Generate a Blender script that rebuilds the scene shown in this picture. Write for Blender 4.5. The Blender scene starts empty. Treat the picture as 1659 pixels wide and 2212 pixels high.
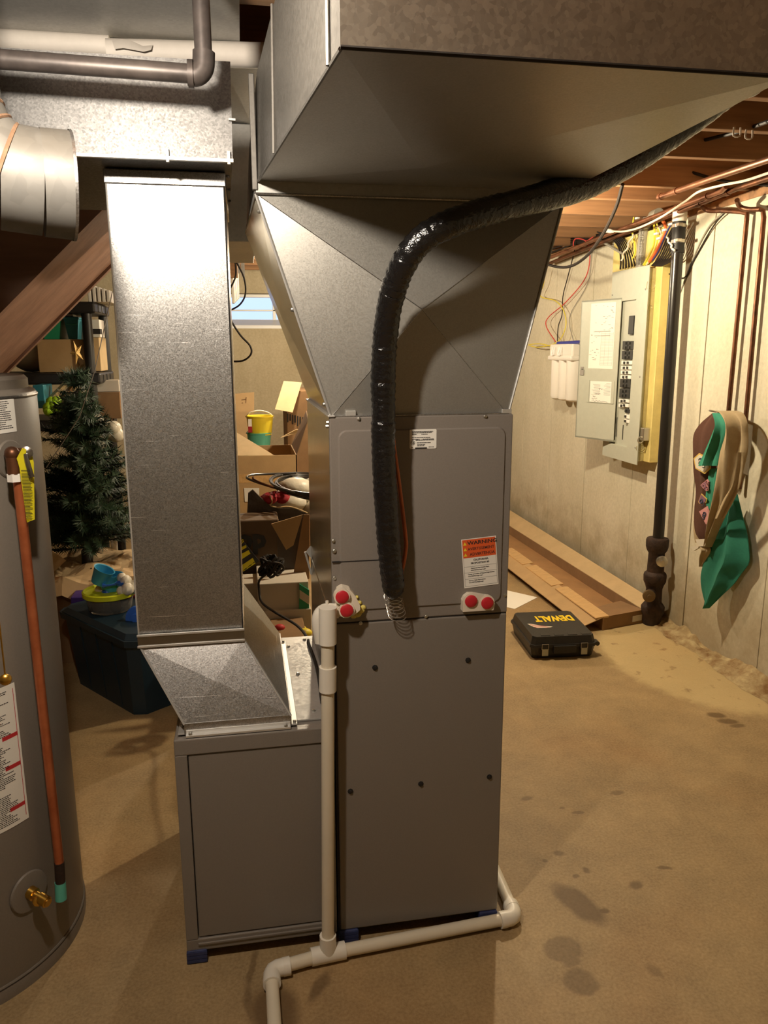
import bpy, bmesh, math, random
from mathutils import Vector, Matrix
R = random.Random(7)
SC = bpy.context.scene
COL = SC.collection

# ------------------------------------------------------------------ camera
FPX, CX, CY = 1660.0, 829.5, 1106.0
CAMX = Vector((0.984061655, -0.177809134, -0.002563341))
CAMD = Vector((-0.039131996, -0.202464560, -0.978507429))    # image-down direction
CAMF = Vector((0.173468573, 0.963011949, -0.206195637))      # forward
CAMP = Vector((-0.19318283, -1.77941130, 1.56175252))
cam = bpy.data.cameras.new('camera'); camo = bpy.data.objects.new('camera', cam); COL.objects.link(camo)
cam.sensor_fit = 'HORIZONTAL'; cam.sensor_width = 36.0; cam.lens = FPX * 36.0 / 1659.0
cam.clip_start = 0.02
m = Matrix((CAMX, -CAMD, -CAMF)).transposed().to_4x4(); m.translation = CAMP
camo.matrix_world = m
SC.camera = camo

# ------------------------------------------------------------------ world, lights, exposure
SC.view_settings.view_transform = 'Standard'; SC.view_settings.look = 'None'
SC.view_settings.exposure = 0.0; SC.view_settings.gamma = 1.0
SC.view_settings.use_curve_mapping = False
SC.cycles.max_bounces = 7; SC.cycles.diffuse_bounces = 4; SC.cycles.glossy_bounces = 3; SC.cycles.transmission_bounces = 5
SC.cycles.caustics_reflective = False; SC.cycles.caustics_refractive = False; SC.cycles.blur_glossy = 0.5
SC.cycles.use_adaptive_sampling = True; SC.cycles.adaptive_threshold = 0.04; SC.cycles.adaptive_min_samples = 16
w = bpy.data.worlds.new('world'); SC.world = w; w.use_nodes = True
w.node_tree.nodes['Background'].inputs[0].default_value = (0.52, 0.66, 1.0, 1)
w.node_tree.nodes['Background'].inputs[1].default_value = 1.5
BULB1 = Vector((-0.45, -0.80, 2.07)); BULB1_E = 1250.0; BULB1_C = (1.0, 0.88, 0.73)
BULB2 = Vector((1.10, 1.88, 2.09)); BULB2_E = 2450.0; BULB2_C = (1.0, 0.84, 0.58)
BULB3 = Vector((0.35, 4.0, 2.09)); BULB3_E = 2100.0; BULB3_C = (1.0, 0.84, 0.60)
JOIST_Z = 2.29

# ------------------------------------------------------------------ helpers
def P(u, v, **k):
    r = CAMX * (u - CX) + CAMD * (v - CY) + CAMF * FPX
    (a, val), = k.items(); i = 'xyz'.index(a)
    return CAMP + r * ((val - CAMP[i]) / r[i])
def S(r, g, b):
    f = lambda c: (c / 255.0) / 12.92 if c <= 10 else ((c / 255.0 + 0.055) / 1.055) ** 2.4
    return (f(r), f(g), f(b), 1.0)
def V(*a): return Vector(a)

class MB:
    def __init__(s): s.v = []; s.f = []
    def add(s, vs, fs):
        o = len(s.v); s.v += [Vector(p) for p in vs]; s.f += [tuple(i + o for i in f) for f in fs]; return s
    def box(s, x0, x1, y0, y1, z0, z1, b=0.0, rot=None, piv=None):
        if b > 0:
            bm = bmesh.new(); bmesh.ops.create_cube(bm, size=1.0)
            for q in bm.verts: q.co = Vector(((x0 + x1) / 2 + q.co.x * (x1 - x0), (y0 + y1) / 2 + q.co.y * (y1 - y0), (z0 + z1) / 2 + q.co.z * (z1 - z0)))
            bmesh.ops.bevel(bm, geom=bm.edges[:], offset=b, segments=2, profile=0.5, affect='EDGES')
            bm.verts.index_update(); vs = [q.co.copy() for q in bm.verts]; fs = [[q.index for q in f.verts] for f in bm.faces]; bm.free()
        else:
            vs = [V(x, y, z) for z in (z0, z1) for y in (y0, y1) for x in (x0, x1)]
            fs = [(0, 2, 3, 1), (4, 5, 7, 6), (0, 1, 5, 4), (2, 6, 7, 3), (0, 4, 6, 2), (1, 3, 7, 5)]
        if rot is not None:
            pv = Vector(piv) if piv is not None else V((x0 + x1) / 2, (y0 + y1) / 2, z0)
            M = rot if not isinstance(rot, (int, float)) else Matrix.Rotation(rot, 3, 'Z')
            vs = [pv + M @ (p - pv) for p in vs]
        return s.add(vs, fs)
    def quad(s, a, b, c, d): return s.add([a, b, c, d], [(0, 1, 2, 3)])
    def hexa(s, bot, top):       # two loops of n points
        n = len(bot)
        fs = [tuple(range(n))[::-1], tuple(range(n, 2 * n))] + [(i, (i + 1) % n, n + (i + 1) % n, n + i) for i in range(n)]
        return s.add(list(bot) + list(top), fs)
    def plate(s, pts, d):        # polygon pts extruded along vector d
        d = Vector(d); return s.hexa([Vector(p) for p in pts], [Vector(p) + d for p in pts])
    def tube(s, path, r, n=10, caps=True, closed=False, up=None):
        path = [Vector(p) for p in path]; m_ = len(path)
        rr = r if isinstance(r, (list, tuple)) else [r] * m_
        vs = []; prev = None
        for i, p in enumerate(path):
            if closed: t = path[(i + 1) % m_] - path[i - 1]
            else: t = path[min(i + 1, m_ - 1)] - path[max(i - 1, 0)]
            if t.length < 1e-9: t = V(0, 0, 1)
            t.normalize()
            if prev is None:
                a = V(0, 0, 1) if abs(t.z) < 0.9 else V(1, 0, 0)
                nrm = t.cross(a).normalized()
            else:
                nrm = (prev - t * prev.dot(t))
                nrm = nrm.normalized() if nrm.length > 1e-6 else t.orthogonal().normalized()
            prev = nrm; bn = t.cross(nrm)
            for k in range(n):
                a = 2 * math.pi * k / n
                vs.append(p + (nrm * math.cos(a) + bn * math.sin(a)) * rr[i])
        fs = []
        for i in range(m_ - (0 if closed else 1)):
            j = (i + 1) % m_
            for k in range(n):
                fs.append((i * n + k, i * n + (k + 1) % n, j * n + (k + 1) % n, j * n + k))
        if caps and not closed:
            fs.append(tuple(range(n))[::-1]); fs.append(tuple((m_ - 1) * n + k for k in range(n)))
        return s.add(vs, fs)
    def cyl(s, a, b, r, n=16, r2=None): return s.tube([a, b], [r, r if r2 is None else r2], n)
    def lathe(s, prof, c, n=32, ax=None):
        c = Vector(c); ax = Vector(ax).normalized() if ax is not None else V(0, 0, 1)
        u = ax.orthogonal().normalized() if abs(ax.z) < 0.99 else V(1, 0, 0); w_ = ax.cross(u)
        vs = []; fs = []
        for (r, h) in prof:
            for k in range(n):
                a = 2 * math.pi * k / n; vs.append(c + ax * h + (u * math.cos(a) + w_ * math.sin(a)) * r)
        for i in range(len(prof) - 1):
            for k in range(n):
                fs.append((i * n + k, i * n + (k + 1) % n, (i + 1) * n + (k + 1) % n, (i + 1) * n + k))
        fs.append(tuple(range(n))[::-1]); fs.append(tuple((len(prof) - 1) * n + k for k in range(n)))
        return s.add(vs, fs)
    def sphere(s, c, r, n=12, m_=8, sc=(1, 1, 1)):
        prof = [(max(1e-4, r * math.sin(math.pi * i / m_)), -r * math.cos(math.pi * i / m_)) for i in range(m_ + 1)]
        o = len(s.v); s.lathe(prof, (0, 0, 0), n); c = Vector(c)
        for i in range(o, len(s.v)):
            q = s.v[i]; s.v[i] = c + V(q.x * sc[0], q.y * sc[1], q.z * sc[2])
        return s
    def rot(s, ang, piv, ax='Z', o=0):
        M = Matrix.Rotation(ang, 3, ax); pv = Vector(piv)
        for i in range(o, len(s.v)): s.v[i] = pv + M @ (s.v[i] - pv)
        return s
def smooth(pts, k=6):
    pts = [Vector(p) for p in pts]; out = []
    q = [pts[0] * 2 - pts[1]] + pts + [pts[-1] * 2 - pts[-2]]
    for i in range(1, len(q) - 2):
        p0, p1, p2, p3 = q[i - 1:i + 3]
        for j in range(k):
            t = j / k
            out.append(0.5 * ((2 * p1) + (p2 - p0) * t + (2 * p0 - 5 * p1 + 4 * p2 - p3) * t * t + (3 * p1 - p0 - 3 * p2 + p3) * t ** 3))
    out.append(pts[-1]); return out
WLOC = {}
def tagit(o, label=None, cat=None, group=None, kind=None):
    if label: o['label'] = label
    if cat: o['category'] = cat
    if group: o['group'] = group
    if kind: o['kind'] = kind
    return o
def obj(name, mb, mat, parent=None, label=None, cat=None, group=None, kind=None, sm=False, loc=None):
    vs = mb.v
    if loc is None:
        if vs:
            lo = V(*[min(p[i] for p in vs) for i in range(3)]); hi = V(*[max(p[i] for p in vs) for i in range(3)])
            loc = V((lo.x + hi.x) / 2, (lo.y + hi.y) / 2, lo.z)
        else: loc = V(0, 0, 0)
    loc = Vector(loc)
    me = bpy.data.meshes.new(name); me.from_pydata([tuple(p - loc) for p in vs], [], mb.f)
    bm = bmesh.new(); bm.from_mesh(me); bmesh.ops.recalc_face_normals(bm, faces=bm.faces[:]); bm.to_mesh(me); bm.free()
    if sm:
        for p_ in me.polygons: p_.use_smooth = True
        try: me.set_sharp_from_angle(angle=math.radians(40))
        except Exception: pass
    me.materials.append(mat)
    o = bpy.data.objects.new(name, me); COL.objects.link(o)
    WLOC[o.name] = loc
    if parent is not None: o.parent = parent; o.location = loc - WLOC[parent.name]
    else: o.location = loc
    return tagit(o, label, cat, group, kind)
def thing(name, label, cat, loc, group=None, kind=None):
    o = bpy.data.objects.new(name, None); COL.objects.link(o); o.empty_display_size = 0.05
    o.location = Vector(loc); WLOC[o.name] = Vector(loc)
    return tagit(o, label, cat, group, kind)
def share(name, src, loc, parent=None, rz=0.0, scale=None):      # another object on the same mesh
    o = bpy.data.objects.new(name, src.data); COL.objects.link(o); WLOC[o.name] = Vector(loc)
    if parent is not None: o.parent = parent; o.location = Vector(loc) - WLOC[parent.name]
    else: o.location = Vector(loc)
    o.rotation_euler.z = rz
    return o
def text(name, body, mat, org, ux, uy, size, parent=None, off=0.0, ext=0.0004, align='LEFT', sx=1.0):
    c = bpy.data.curves.new(name, 'FONT'); c.body = body; c.size = size; c.extrude = ext; c.offset = off
    c.align_x = align; c.resolution_u = 2; c.materials.append(mat)
    o = bpy.data.objects.new(name, c); COL.objects.link(o)
    ux = Vector(ux).normalized(); uy = Vector(uy).normalized(); uz = ux.cross(uy)
    M = Matrix((ux * sx, uy, uz)).transposed().to_4x4(); org = Vector(org); WLOC[o.name] = org
    M.translation = org - (WLOC[parent.name] if parent is not None else V(0, 0, 0))
    me = bpy.data.meshes.new_from_object(o.evaluated_get(bpy.context.evaluated_depsgraph_get())); me.name = name
    bpy.data.objects.remove(o); bpy.data.curves.remove(c)
    o = bpy.data.objects.new(name, me); COL.objects.link(o); WLOC[o.name] = org
    M3 = M.copy(); M3.translation = V(0, 0, 0); me.transform(M3)
    if parent is not None: o.parent = parent
    o.location = M.translation
    return o

# ------------------------------------------------------------------ materials
def newmat(name):
    mt = bpy.data.materials.new(name); mt.use_nodes = True
    nt = mt.node_tree; return mt, nt, nt.nodes['Principled BSDF']
def node(nt, t, **k):
    n = nt.nodes.new(t)
    for a, b in k.items(): setattr(n, a, b)
    return n
def mat(name, col, rough=0.6, metal=0.0, var=0.0, scale=8.0, bump=0.0, bscale=60.0, col2=None, spec=0.5, detail=4.0, stretch=None):
    mt, nt, bs = newmat(name)
    bs.inputs['Base Color'].default_value = col; bs.inputs['Roughness'].default_value = rough
    bs.inputs['Metallic'].default_value = metal; bs.inputs['Specular IOR Level'].default_value = spec
    if var > 0 or bump > 0:
        tc = node(nt, 'ShaderNodeTexCoord'); src = tc.outputs['Object']
        if stretch:
            mp = node(nt, 'ShaderNodeMapping'); mp.inputs['Scale'].default_value = stretch
            nt.links.new(src, mp.inputs['Vector']); src = mp.outputs['Vector']
    if var > 0:
        n = node(nt, 'ShaderNodeTexNoise'); n.inputs['Scale'].default_value = scale; n.inputs['Detail'].default_value = detail
        n.inputs['Roughness'].default_value = 0.65
        nt.links.new(src, n.inputs['Vector'])
        r = node(nt, 'ShaderNodeValToRGB'); e = r.color_ramp.elements
        c2 = col2 if col2 else tuple(x * (1 - var) for x in col[:3]) + (1,)
        c1 = col if col2 else tuple(min(1, x * (1 + var * 0.6)) for x in col[:3]) + (1,)
        e[0].position = 0.32; e[1].position = 0.68; e[0].color = c2; e[1].color = c1
        nt.links.new(n.outputs['Fac'], r.inputs['Fac']); nt.links.new(r.outputs['Color'], bs.inputs['Base Color'])
    if bump > 0:
        n2 = node(nt, 'ShaderNodeTexNoise'); n2.inputs['Scale'].default_value = bscale; n2.inputs['Detail'].default_value = 3
        nt.links.new(src, n2.inputs['Vector'])
        b = node(nt, 'ShaderNodeBump'); b.inputs['Strength'].default_value = bump; b.inputs['Distance'].default_value = 0.01
        nt.links.new(n2.outputs['Fac'], b.inputs['Height']); nt.links.new(b.outputs['Normal'], bs.inputs['Normal'])
    return mt
def galv(name, col, rough, metal, cell, amp, dirt=0.0, dirtcol=None, bump=0.25, rv=0.06, scratch=False):
    mt, nt, bs = newmat(name)
    tc = node(nt, 'ShaderNodeTexCoord')
    vo = node(nt, 'ShaderNodeTexVoronoi'); vo.inputs['Scale'].default_value = cell
    nz = node(nt, 'ShaderNodeTexNoise'); nz.inputs['Scale'].default_value = cell * 0.6; nz.inputs['Detail'].default_value = 2
    mx = node(nt, 'ShaderNodeVectorMath', operation='SCALE'); mx.inputs['Scale'].default_value = 0.9 / cell
    ad = node(nt, 'ShaderNodeVectorMath', operation='ADD')
    nt.links.new(tc.outputs['Object'], nz.inputs['Vector']); nt.links.new(nz.outputs['Color'], mx.inputs[0])
    nt.links.new(tc.outputs['Object'], ad.inputs[0]); nt.links.new(mx.outputs[0], ad.inputs[1]); nt.links.new(ad.outputs[0], vo.inputs['Vector'])
    sp = node(nt, 'ShaderNodeSeparateColor'); nt.links.new(vo.outputs['Color'], sp.inputs[0])
    r = node(nt, 'ShaderNodeMapRange'); r.inputs[3].default_value = 1 - amp; r.inputs[4].default_value = 1 + amp
    nt.links.new(sp.outputs[0], r.inputs[0])
    big = node(nt, 'ShaderNodeTexNoise'); big.inputs['Scale'].default_value = 3.5; big.inputs['Detail'].default_value = 6
    nt.links.new(tc.outputs['Object'], big.inputs['Vector'])
    rp = node(nt, 'ShaderNodeValToRGB'); rp.color_ramp.elements[0].position = 0.35; rp.color_ramp.elements[1].position = 0.7
    rp.color_ramp.elements[0].color = (dirtcol or tuple(x * (1 - dirt) for x in col[:3]) + (1,)); rp.color_ramp.elements[1].color = col
    nt.links.new(big.outputs['Fac'], rp.inputs['Fac'])
    ml = node(nt, 'ShaderNodeVectorMath', operation='SCALE'); nt.links.new(rp.outputs['Color'], ml.inputs[0]); nt.links.new(r.outputs[0], ml.inputs['Scale'])
    out = ml.outputs[0]
    if scratch:       # short rubbed marks across the sheet
        mp = node(nt, 'ShaderNodeMapping'); mp.inputs['Scale'].default_value = (9, 9, 260); nt.links.new(tc.outputs['Object'], mp.inputs['Vector'])
        sn = node(nt, 'ShaderNodeTexNoise'); sn.inputs['Scale'].default_value = 1.0; sn.inputs['Detail'].default_value = 2; nt.links.new(mp.outputs['Vector'], sn.inputs['Vector'])
        sr = node(nt, 'ShaderNodeMapRange'); sr.inputs[1].default_value = 0.70; sr.inputs[2].default_value = 0.76; nt.links.new(sn.outputs['Fac'], sr.inputs[0])
        sm_ = node(nt, 'ShaderNodeMix', data_type='RGBA'); nt.links.new(sr.outputs[0], sm_.inputs[0]); nt.links.new(out, sm_.inputs[6]); sm_.inputs[7].default_value = (1, 1, 1, 1); out = sm_.outputs[2]
    nt.links.new(out, bs.inputs['Base Color'])
    r2 = node(nt, 'ShaderNodeMapRange'); r2.inputs[3].default_value = max(0.05, rough - rv); r2.inputs[4].default_value = rough + rv
    nt.links.new(sp.outputs[1], r2.inputs[0]); nt.links.new(r2.outputs[0], bs.inputs['Roughness'])
    bs.inputs['Metallic'].default_value = metal
    b = node(nt, 'ShaderNodeBump'); b.inputs['Strength'].default_value = bump; b.inputs['Distance'].default_value = 0.002
    nt.links.new(sp.outputs[2], b.inputs['Height']); nt.links.new(b.outputs['Normal'], bs.inputs['Normal'])
    return mt
def emit(name, col, st):
    mt, nt, bs = newmat(name); bs.inputs['Base Color'].default_value = (0.8, 0.8, 0.8, 1)
    bs.inputs['Emission Color'].default_value = tuple(col[:3]) + (1,); bs.inputs['Emission Strength'].default_value = st; return mt
def clear(name, col, rough=0.08, alpha=None, trans=0.9):
    mt, nt, bs = newmat(name); bs.inputs['Base Color'].default_value = col; bs.inputs['Roughness'].default_value = rough
    bs.inputs['Transmission Weight'].default_value = trans; bs.inputs['IOR'].default_value = 1.15; return mt

M = {}
M['galv'] = galv('new_galvanized', S(180, 179, 177), 0.34, 0.93, 460, 0.24, 0.12, bump=0.22, scratch=True)
M['galv_old'] = galv('aged_galvanized', S(190, 188, 183), 0.48, 0.45, 160, 0.05, 0.16, bump=0.06)
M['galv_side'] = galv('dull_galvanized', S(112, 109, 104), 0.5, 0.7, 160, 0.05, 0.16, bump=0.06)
M['galv_hdr'] = galv('header_galvanized', S(116, 115, 114), 0.46, 0.8, 300, 0.22, 0.10, bump=0.2)
M['galv_mott'] = galv('mottled_galvanized', S(176, 170, 158), 0.5, 0.45, 150, 0.16, 0.30, bump=0.1)
M['galv_stain'] = galv('stained_galvanized', S(126, 125, 122), 0.55, 0.25, 45, 0.07, 0.4, S(98, 93, 84), bump=0.1)
M['rust'] = mat('rusty_seam', S(140, 112, 88), 0.8, 0, 0.4, 25, 0.2, 60, col2=S(104, 76, 54))
M['galv_plen'] = galv('creased_galvanized', S(172, 169, 162), 0.38, 0.6, 430, 0.05, 0.12, bump=0.03)
M['galv_shiny'] = galv('bright_galvanized', S(170, 166, 158), 0.20, 0.95, 25, 0.02, 0.12, bump=0.0, rv=0.01)
M['edge_metal'] = mat('edge_metal', S(225, 224, 220), 0.38, 0.7)
M['paint'] = mat('taupe_paint', S(132, 124, 116), 0.42, 0.0, 0.05, 300, 0.06, 500)
M['paint2'] = mat('taupe_paint_gloss', S(128, 121, 113), 0.30, 0.0, 0.04, 250, 0.05, 400)
M['seam'] = mat('dark_seam', S(30, 26, 22), 0.8)
M['zinc'] = mat('zinc_screw', S(200, 198, 190), 0.3, 0.9)
M['black'] = mat('black_rubber', S(28, 27, 27), 0.55)
M['hose'] = mat('black_wrap', S(20, 19, 20), 0.2, 0, 0.0, bump=0.35, bscale=110, spec=0.8)
M['black_pl'] = mat('black_plastic', S(38, 36, 35), 0.45, 0, 0.15, 40, 0.05, 200)
M['pvc'] = mat('white_pvc', S(232, 226, 212), 0.35, 0, 0.05, 6, 0.02, 40)
M['pvc_aged'] = mat('ivory_pvc', S(222, 212, 190), 0.38, 0, 0.06, 5)
M['plast_cream'] = mat('cream_plastic', S(228, 216, 196), 0.4)
M['red'] = mat('red_cap', S(196, 40, 50), 0.4)
M['foam_y'] = mat('yellow_foam', S(226, 208, 110), 0.8, 0, 0.2, 60, 0.4, 90)
M['tape_b'] = mat('blue_tape', S(48, 56, 96), 0.6, 0, 0.25, 30)
M['copper'] = mat('copper', S(206, 122, 80), 0.35, 0.5, 0.25, 9, col2=S(166, 88, 52))
M['copper_d'] = mat('aged_copper', S(128, 84, 58), 0.42, 0.7, 0.3, 12, col2=S(80, 52, 36))
M['brass'] = mat('brass', S(208, 164, 74), 0.3, 0.95)
M['iron'] = mat('rusty_iron', S(70, 50, 38), 0.7, 0.2, 0.35, 18, 0.3, 60, col2=S(38, 28, 24))
M['gas'] = mat('black_iron_pipe', S(96, 88, 84), 0.45, 0.4, 0.2, 14, col2=S(66, 60, 58))
M['tank'] = mat('tank_enamel', S(124, 116, 106), 0.38, 0, 0.06, 200, 0.03, 300)
M['paper'] = mat('paper', S(236, 232, 222), 0.8)
M['ink'] = mat('ink', S(40, 36, 34), 0.8)
M['ink2'] = mat('grey_ink', S(150, 146, 140), 0.8)
M['orange'] = mat('label_orange', S(222, 92, 40), 0.6)
M['lab_red'] = mat('label_red', S(190, 48, 52), 0.6)
M['yellow'] = mat('yellow_tag', S(236, 222, 40), 0.55)
M['wood'] = mat('joist_wood', S(168, 124, 84), 0.75, 0, 0.3, 5, 0.08, 60, col2=S(118, 86, 58), stretch=(0.15, 3, 3))
M['wood_d'] = mat('stair_wood', S(150, 114, 96), 0.65, 0, 0.25, 4, 0.08, 50, col2=S(122, 90, 74), stretch=(0.3, 3, 2))
M['subfloor'] = mat('subfloor', S(150, 108, 66), 0.8, 0, 0.25, 6)
M['card'] = mat('cardboard', S(184, 152, 108), 0.85, 0, 0.10, 7, 0.04, 120)
M['card_l'] = mat('light_cardboard', S(200, 174, 132), 0.85, 0, 0.10, 7)
M['card_d'] = mat('brown_cardboard', S(142, 110, 76), 0.85, 0, 0.15, 6)
M['card_in'] = mat('inner_cardboard', S(168, 128, 86), 0.6, 0, 0.15, 5)
M['panelg'] = mat('panel_grey', S(184, 186, 172), 0.45, 0, 0.04, 30)
M['panely'] = mat('panel_box_metal', S(198, 188, 142), 0.5, 0.2, 0.2, 7, col2=S(172, 160, 112))
M['yboard'] = mat('yellow_board', S(222, 203, 128), 0.6, 0, 0.12, 10)
M['dark_pl'] = mat('breaker_black', S(48, 48, 46), 0.5)
M['grey_pvc'] = mat('grey_conduit', S(150, 146, 134), 0.5, 0, 0.08, 8)
M['abs'] = mat('black_abs', S(36, 33, 30), 0.28)
M['steel'] = mat('steel_clamp', S(205, 200, 188), 0.3, 0.9)
M['teal'] = mat('teal_fabric', S(32, 116, 96), 0.85, 0, 0.08, 60, 0.1, 400)
M['teal_l'] = mat('light_teal_fabric', S(54, 144, 118), 0.85, 0, 0.06, 60, 0.1, 400)
M['brownf'] = mat('brown_fabric', S(84, 52, 38), 0.9, 0, 0.1, 60, 0.1, 400)
M['tan'] = mat('tan_fabric', S(168, 150, 118), 0.9, 0, 0.08, 40, 0.1, 400)
M['tank_seam'] = mat('tank_seam', S(60, 54, 48), 0.6)
M['white'] = mat('white_plastic', S(238, 234, 226), 0.45)
M['white_d'] = mat('white_wrap', S(224, 216, 206), 0.6, 0, 0.08, 12)
M['blue_t'] = mat('blue_tubing', S(52, 60, 150), 0.4)
M['wire_y'] = mat('yellow_wire', S(226, 210, 70), 0.45)
M['wire_r'] = mat('red_wire', S(206, 70, 62), 0.45)
M['wire_o'] = mat('orange_cable', S(226, 108, 56), 0.45)
M['wire_b'] = mat('black_cable', S(36, 30, 26), 0.6, spec=0.25)
M['wire_w'] = mat('white_cable', S(230, 214, 196), 0.45)
M['wire_n'] = mat('blue_cable', S(50, 46, 100), 0.45)
M['tote'] = mat('dark_teal_tote', S(24, 44, 56), 0.45, 0, 0.1, 5)
M['needle'] = mat('tree_needles', S(58, 84, 60), 0.55, 0, 0.35, 30, col2=S(34, 54, 38))
M['gold'] = mat('gold_glitter', S(220, 184, 110), 0.35, 0.6, 0.4, 300, 0.5, 300)
M['blue_l'] = mat('light_blue_plastic', S(70, 168, 210), 0.4)
M['blue_d'] = mat('blue_plastic', S(44, 96, 190), 0.35)
M['lime'] = mat('lime_plastic', S(206, 216, 40), 0.45)
M['limep'] = mat('lime_green', S(172, 220, 40), 0.5)
M['green'] = mat('green_bin', S(40, 144, 104), 0.45)
M['teal_bin'] = mat('blue_green_bin', S(48, 128, 146), 0.4)
M['purple'] = mat('purple_plastic', S(78, 54, 140), 0.45)
M['redc'] = mat('red_cloth', S(160, 34, 44), 0.8, 0, 0.2, 30)
M['bag_w'] = mat('pale_bag', S(226, 220, 204), 0.4, 0, 0.1, 10, 0.3, 25)
M['bag_k'] = mat('dark_bag', S(66, 54, 44), 0.4, 0, 0.2, 10, 0.4, 20)
M['kraft'] = mat('kraft_paper', S(206, 178, 138), 0.8, 0, 0.12, 6, 0.2, 14)
M['clear'] = clear('clear_tub', S(232, 226, 214), 0.12, trans=0.85)
M['pearl'] = mat('pink_beige_plastic', S(206, 180, 160), 0.4)
M['ypail'] = mat('yellow_pail', S(236, 214, 56), 0.45)
M['tpail'] = mat('teal_pail', S(92, 180, 160), 0.45)
M['black_t'] = mat('black_tubing', S(40, 38, 36), 0.3)
M['white_box'] = mat('white_carton', S(206, 198, 184), 0.7)
M['frost'] = clear('window_glass', (0.9, 0.94, 1.0, 1), 0.02, trans=1.0)
M['vinyl'] = mat('white_vinyl', S(244, 244, 244), 0.4)

# ================================================================== THE SETTING
XW, YB, XL, YF = 2.178, 6.0, -4.2, -3.6       # right wall, back wall, left wall, wall behind the camera
WALL_TOP = 2.25
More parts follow.
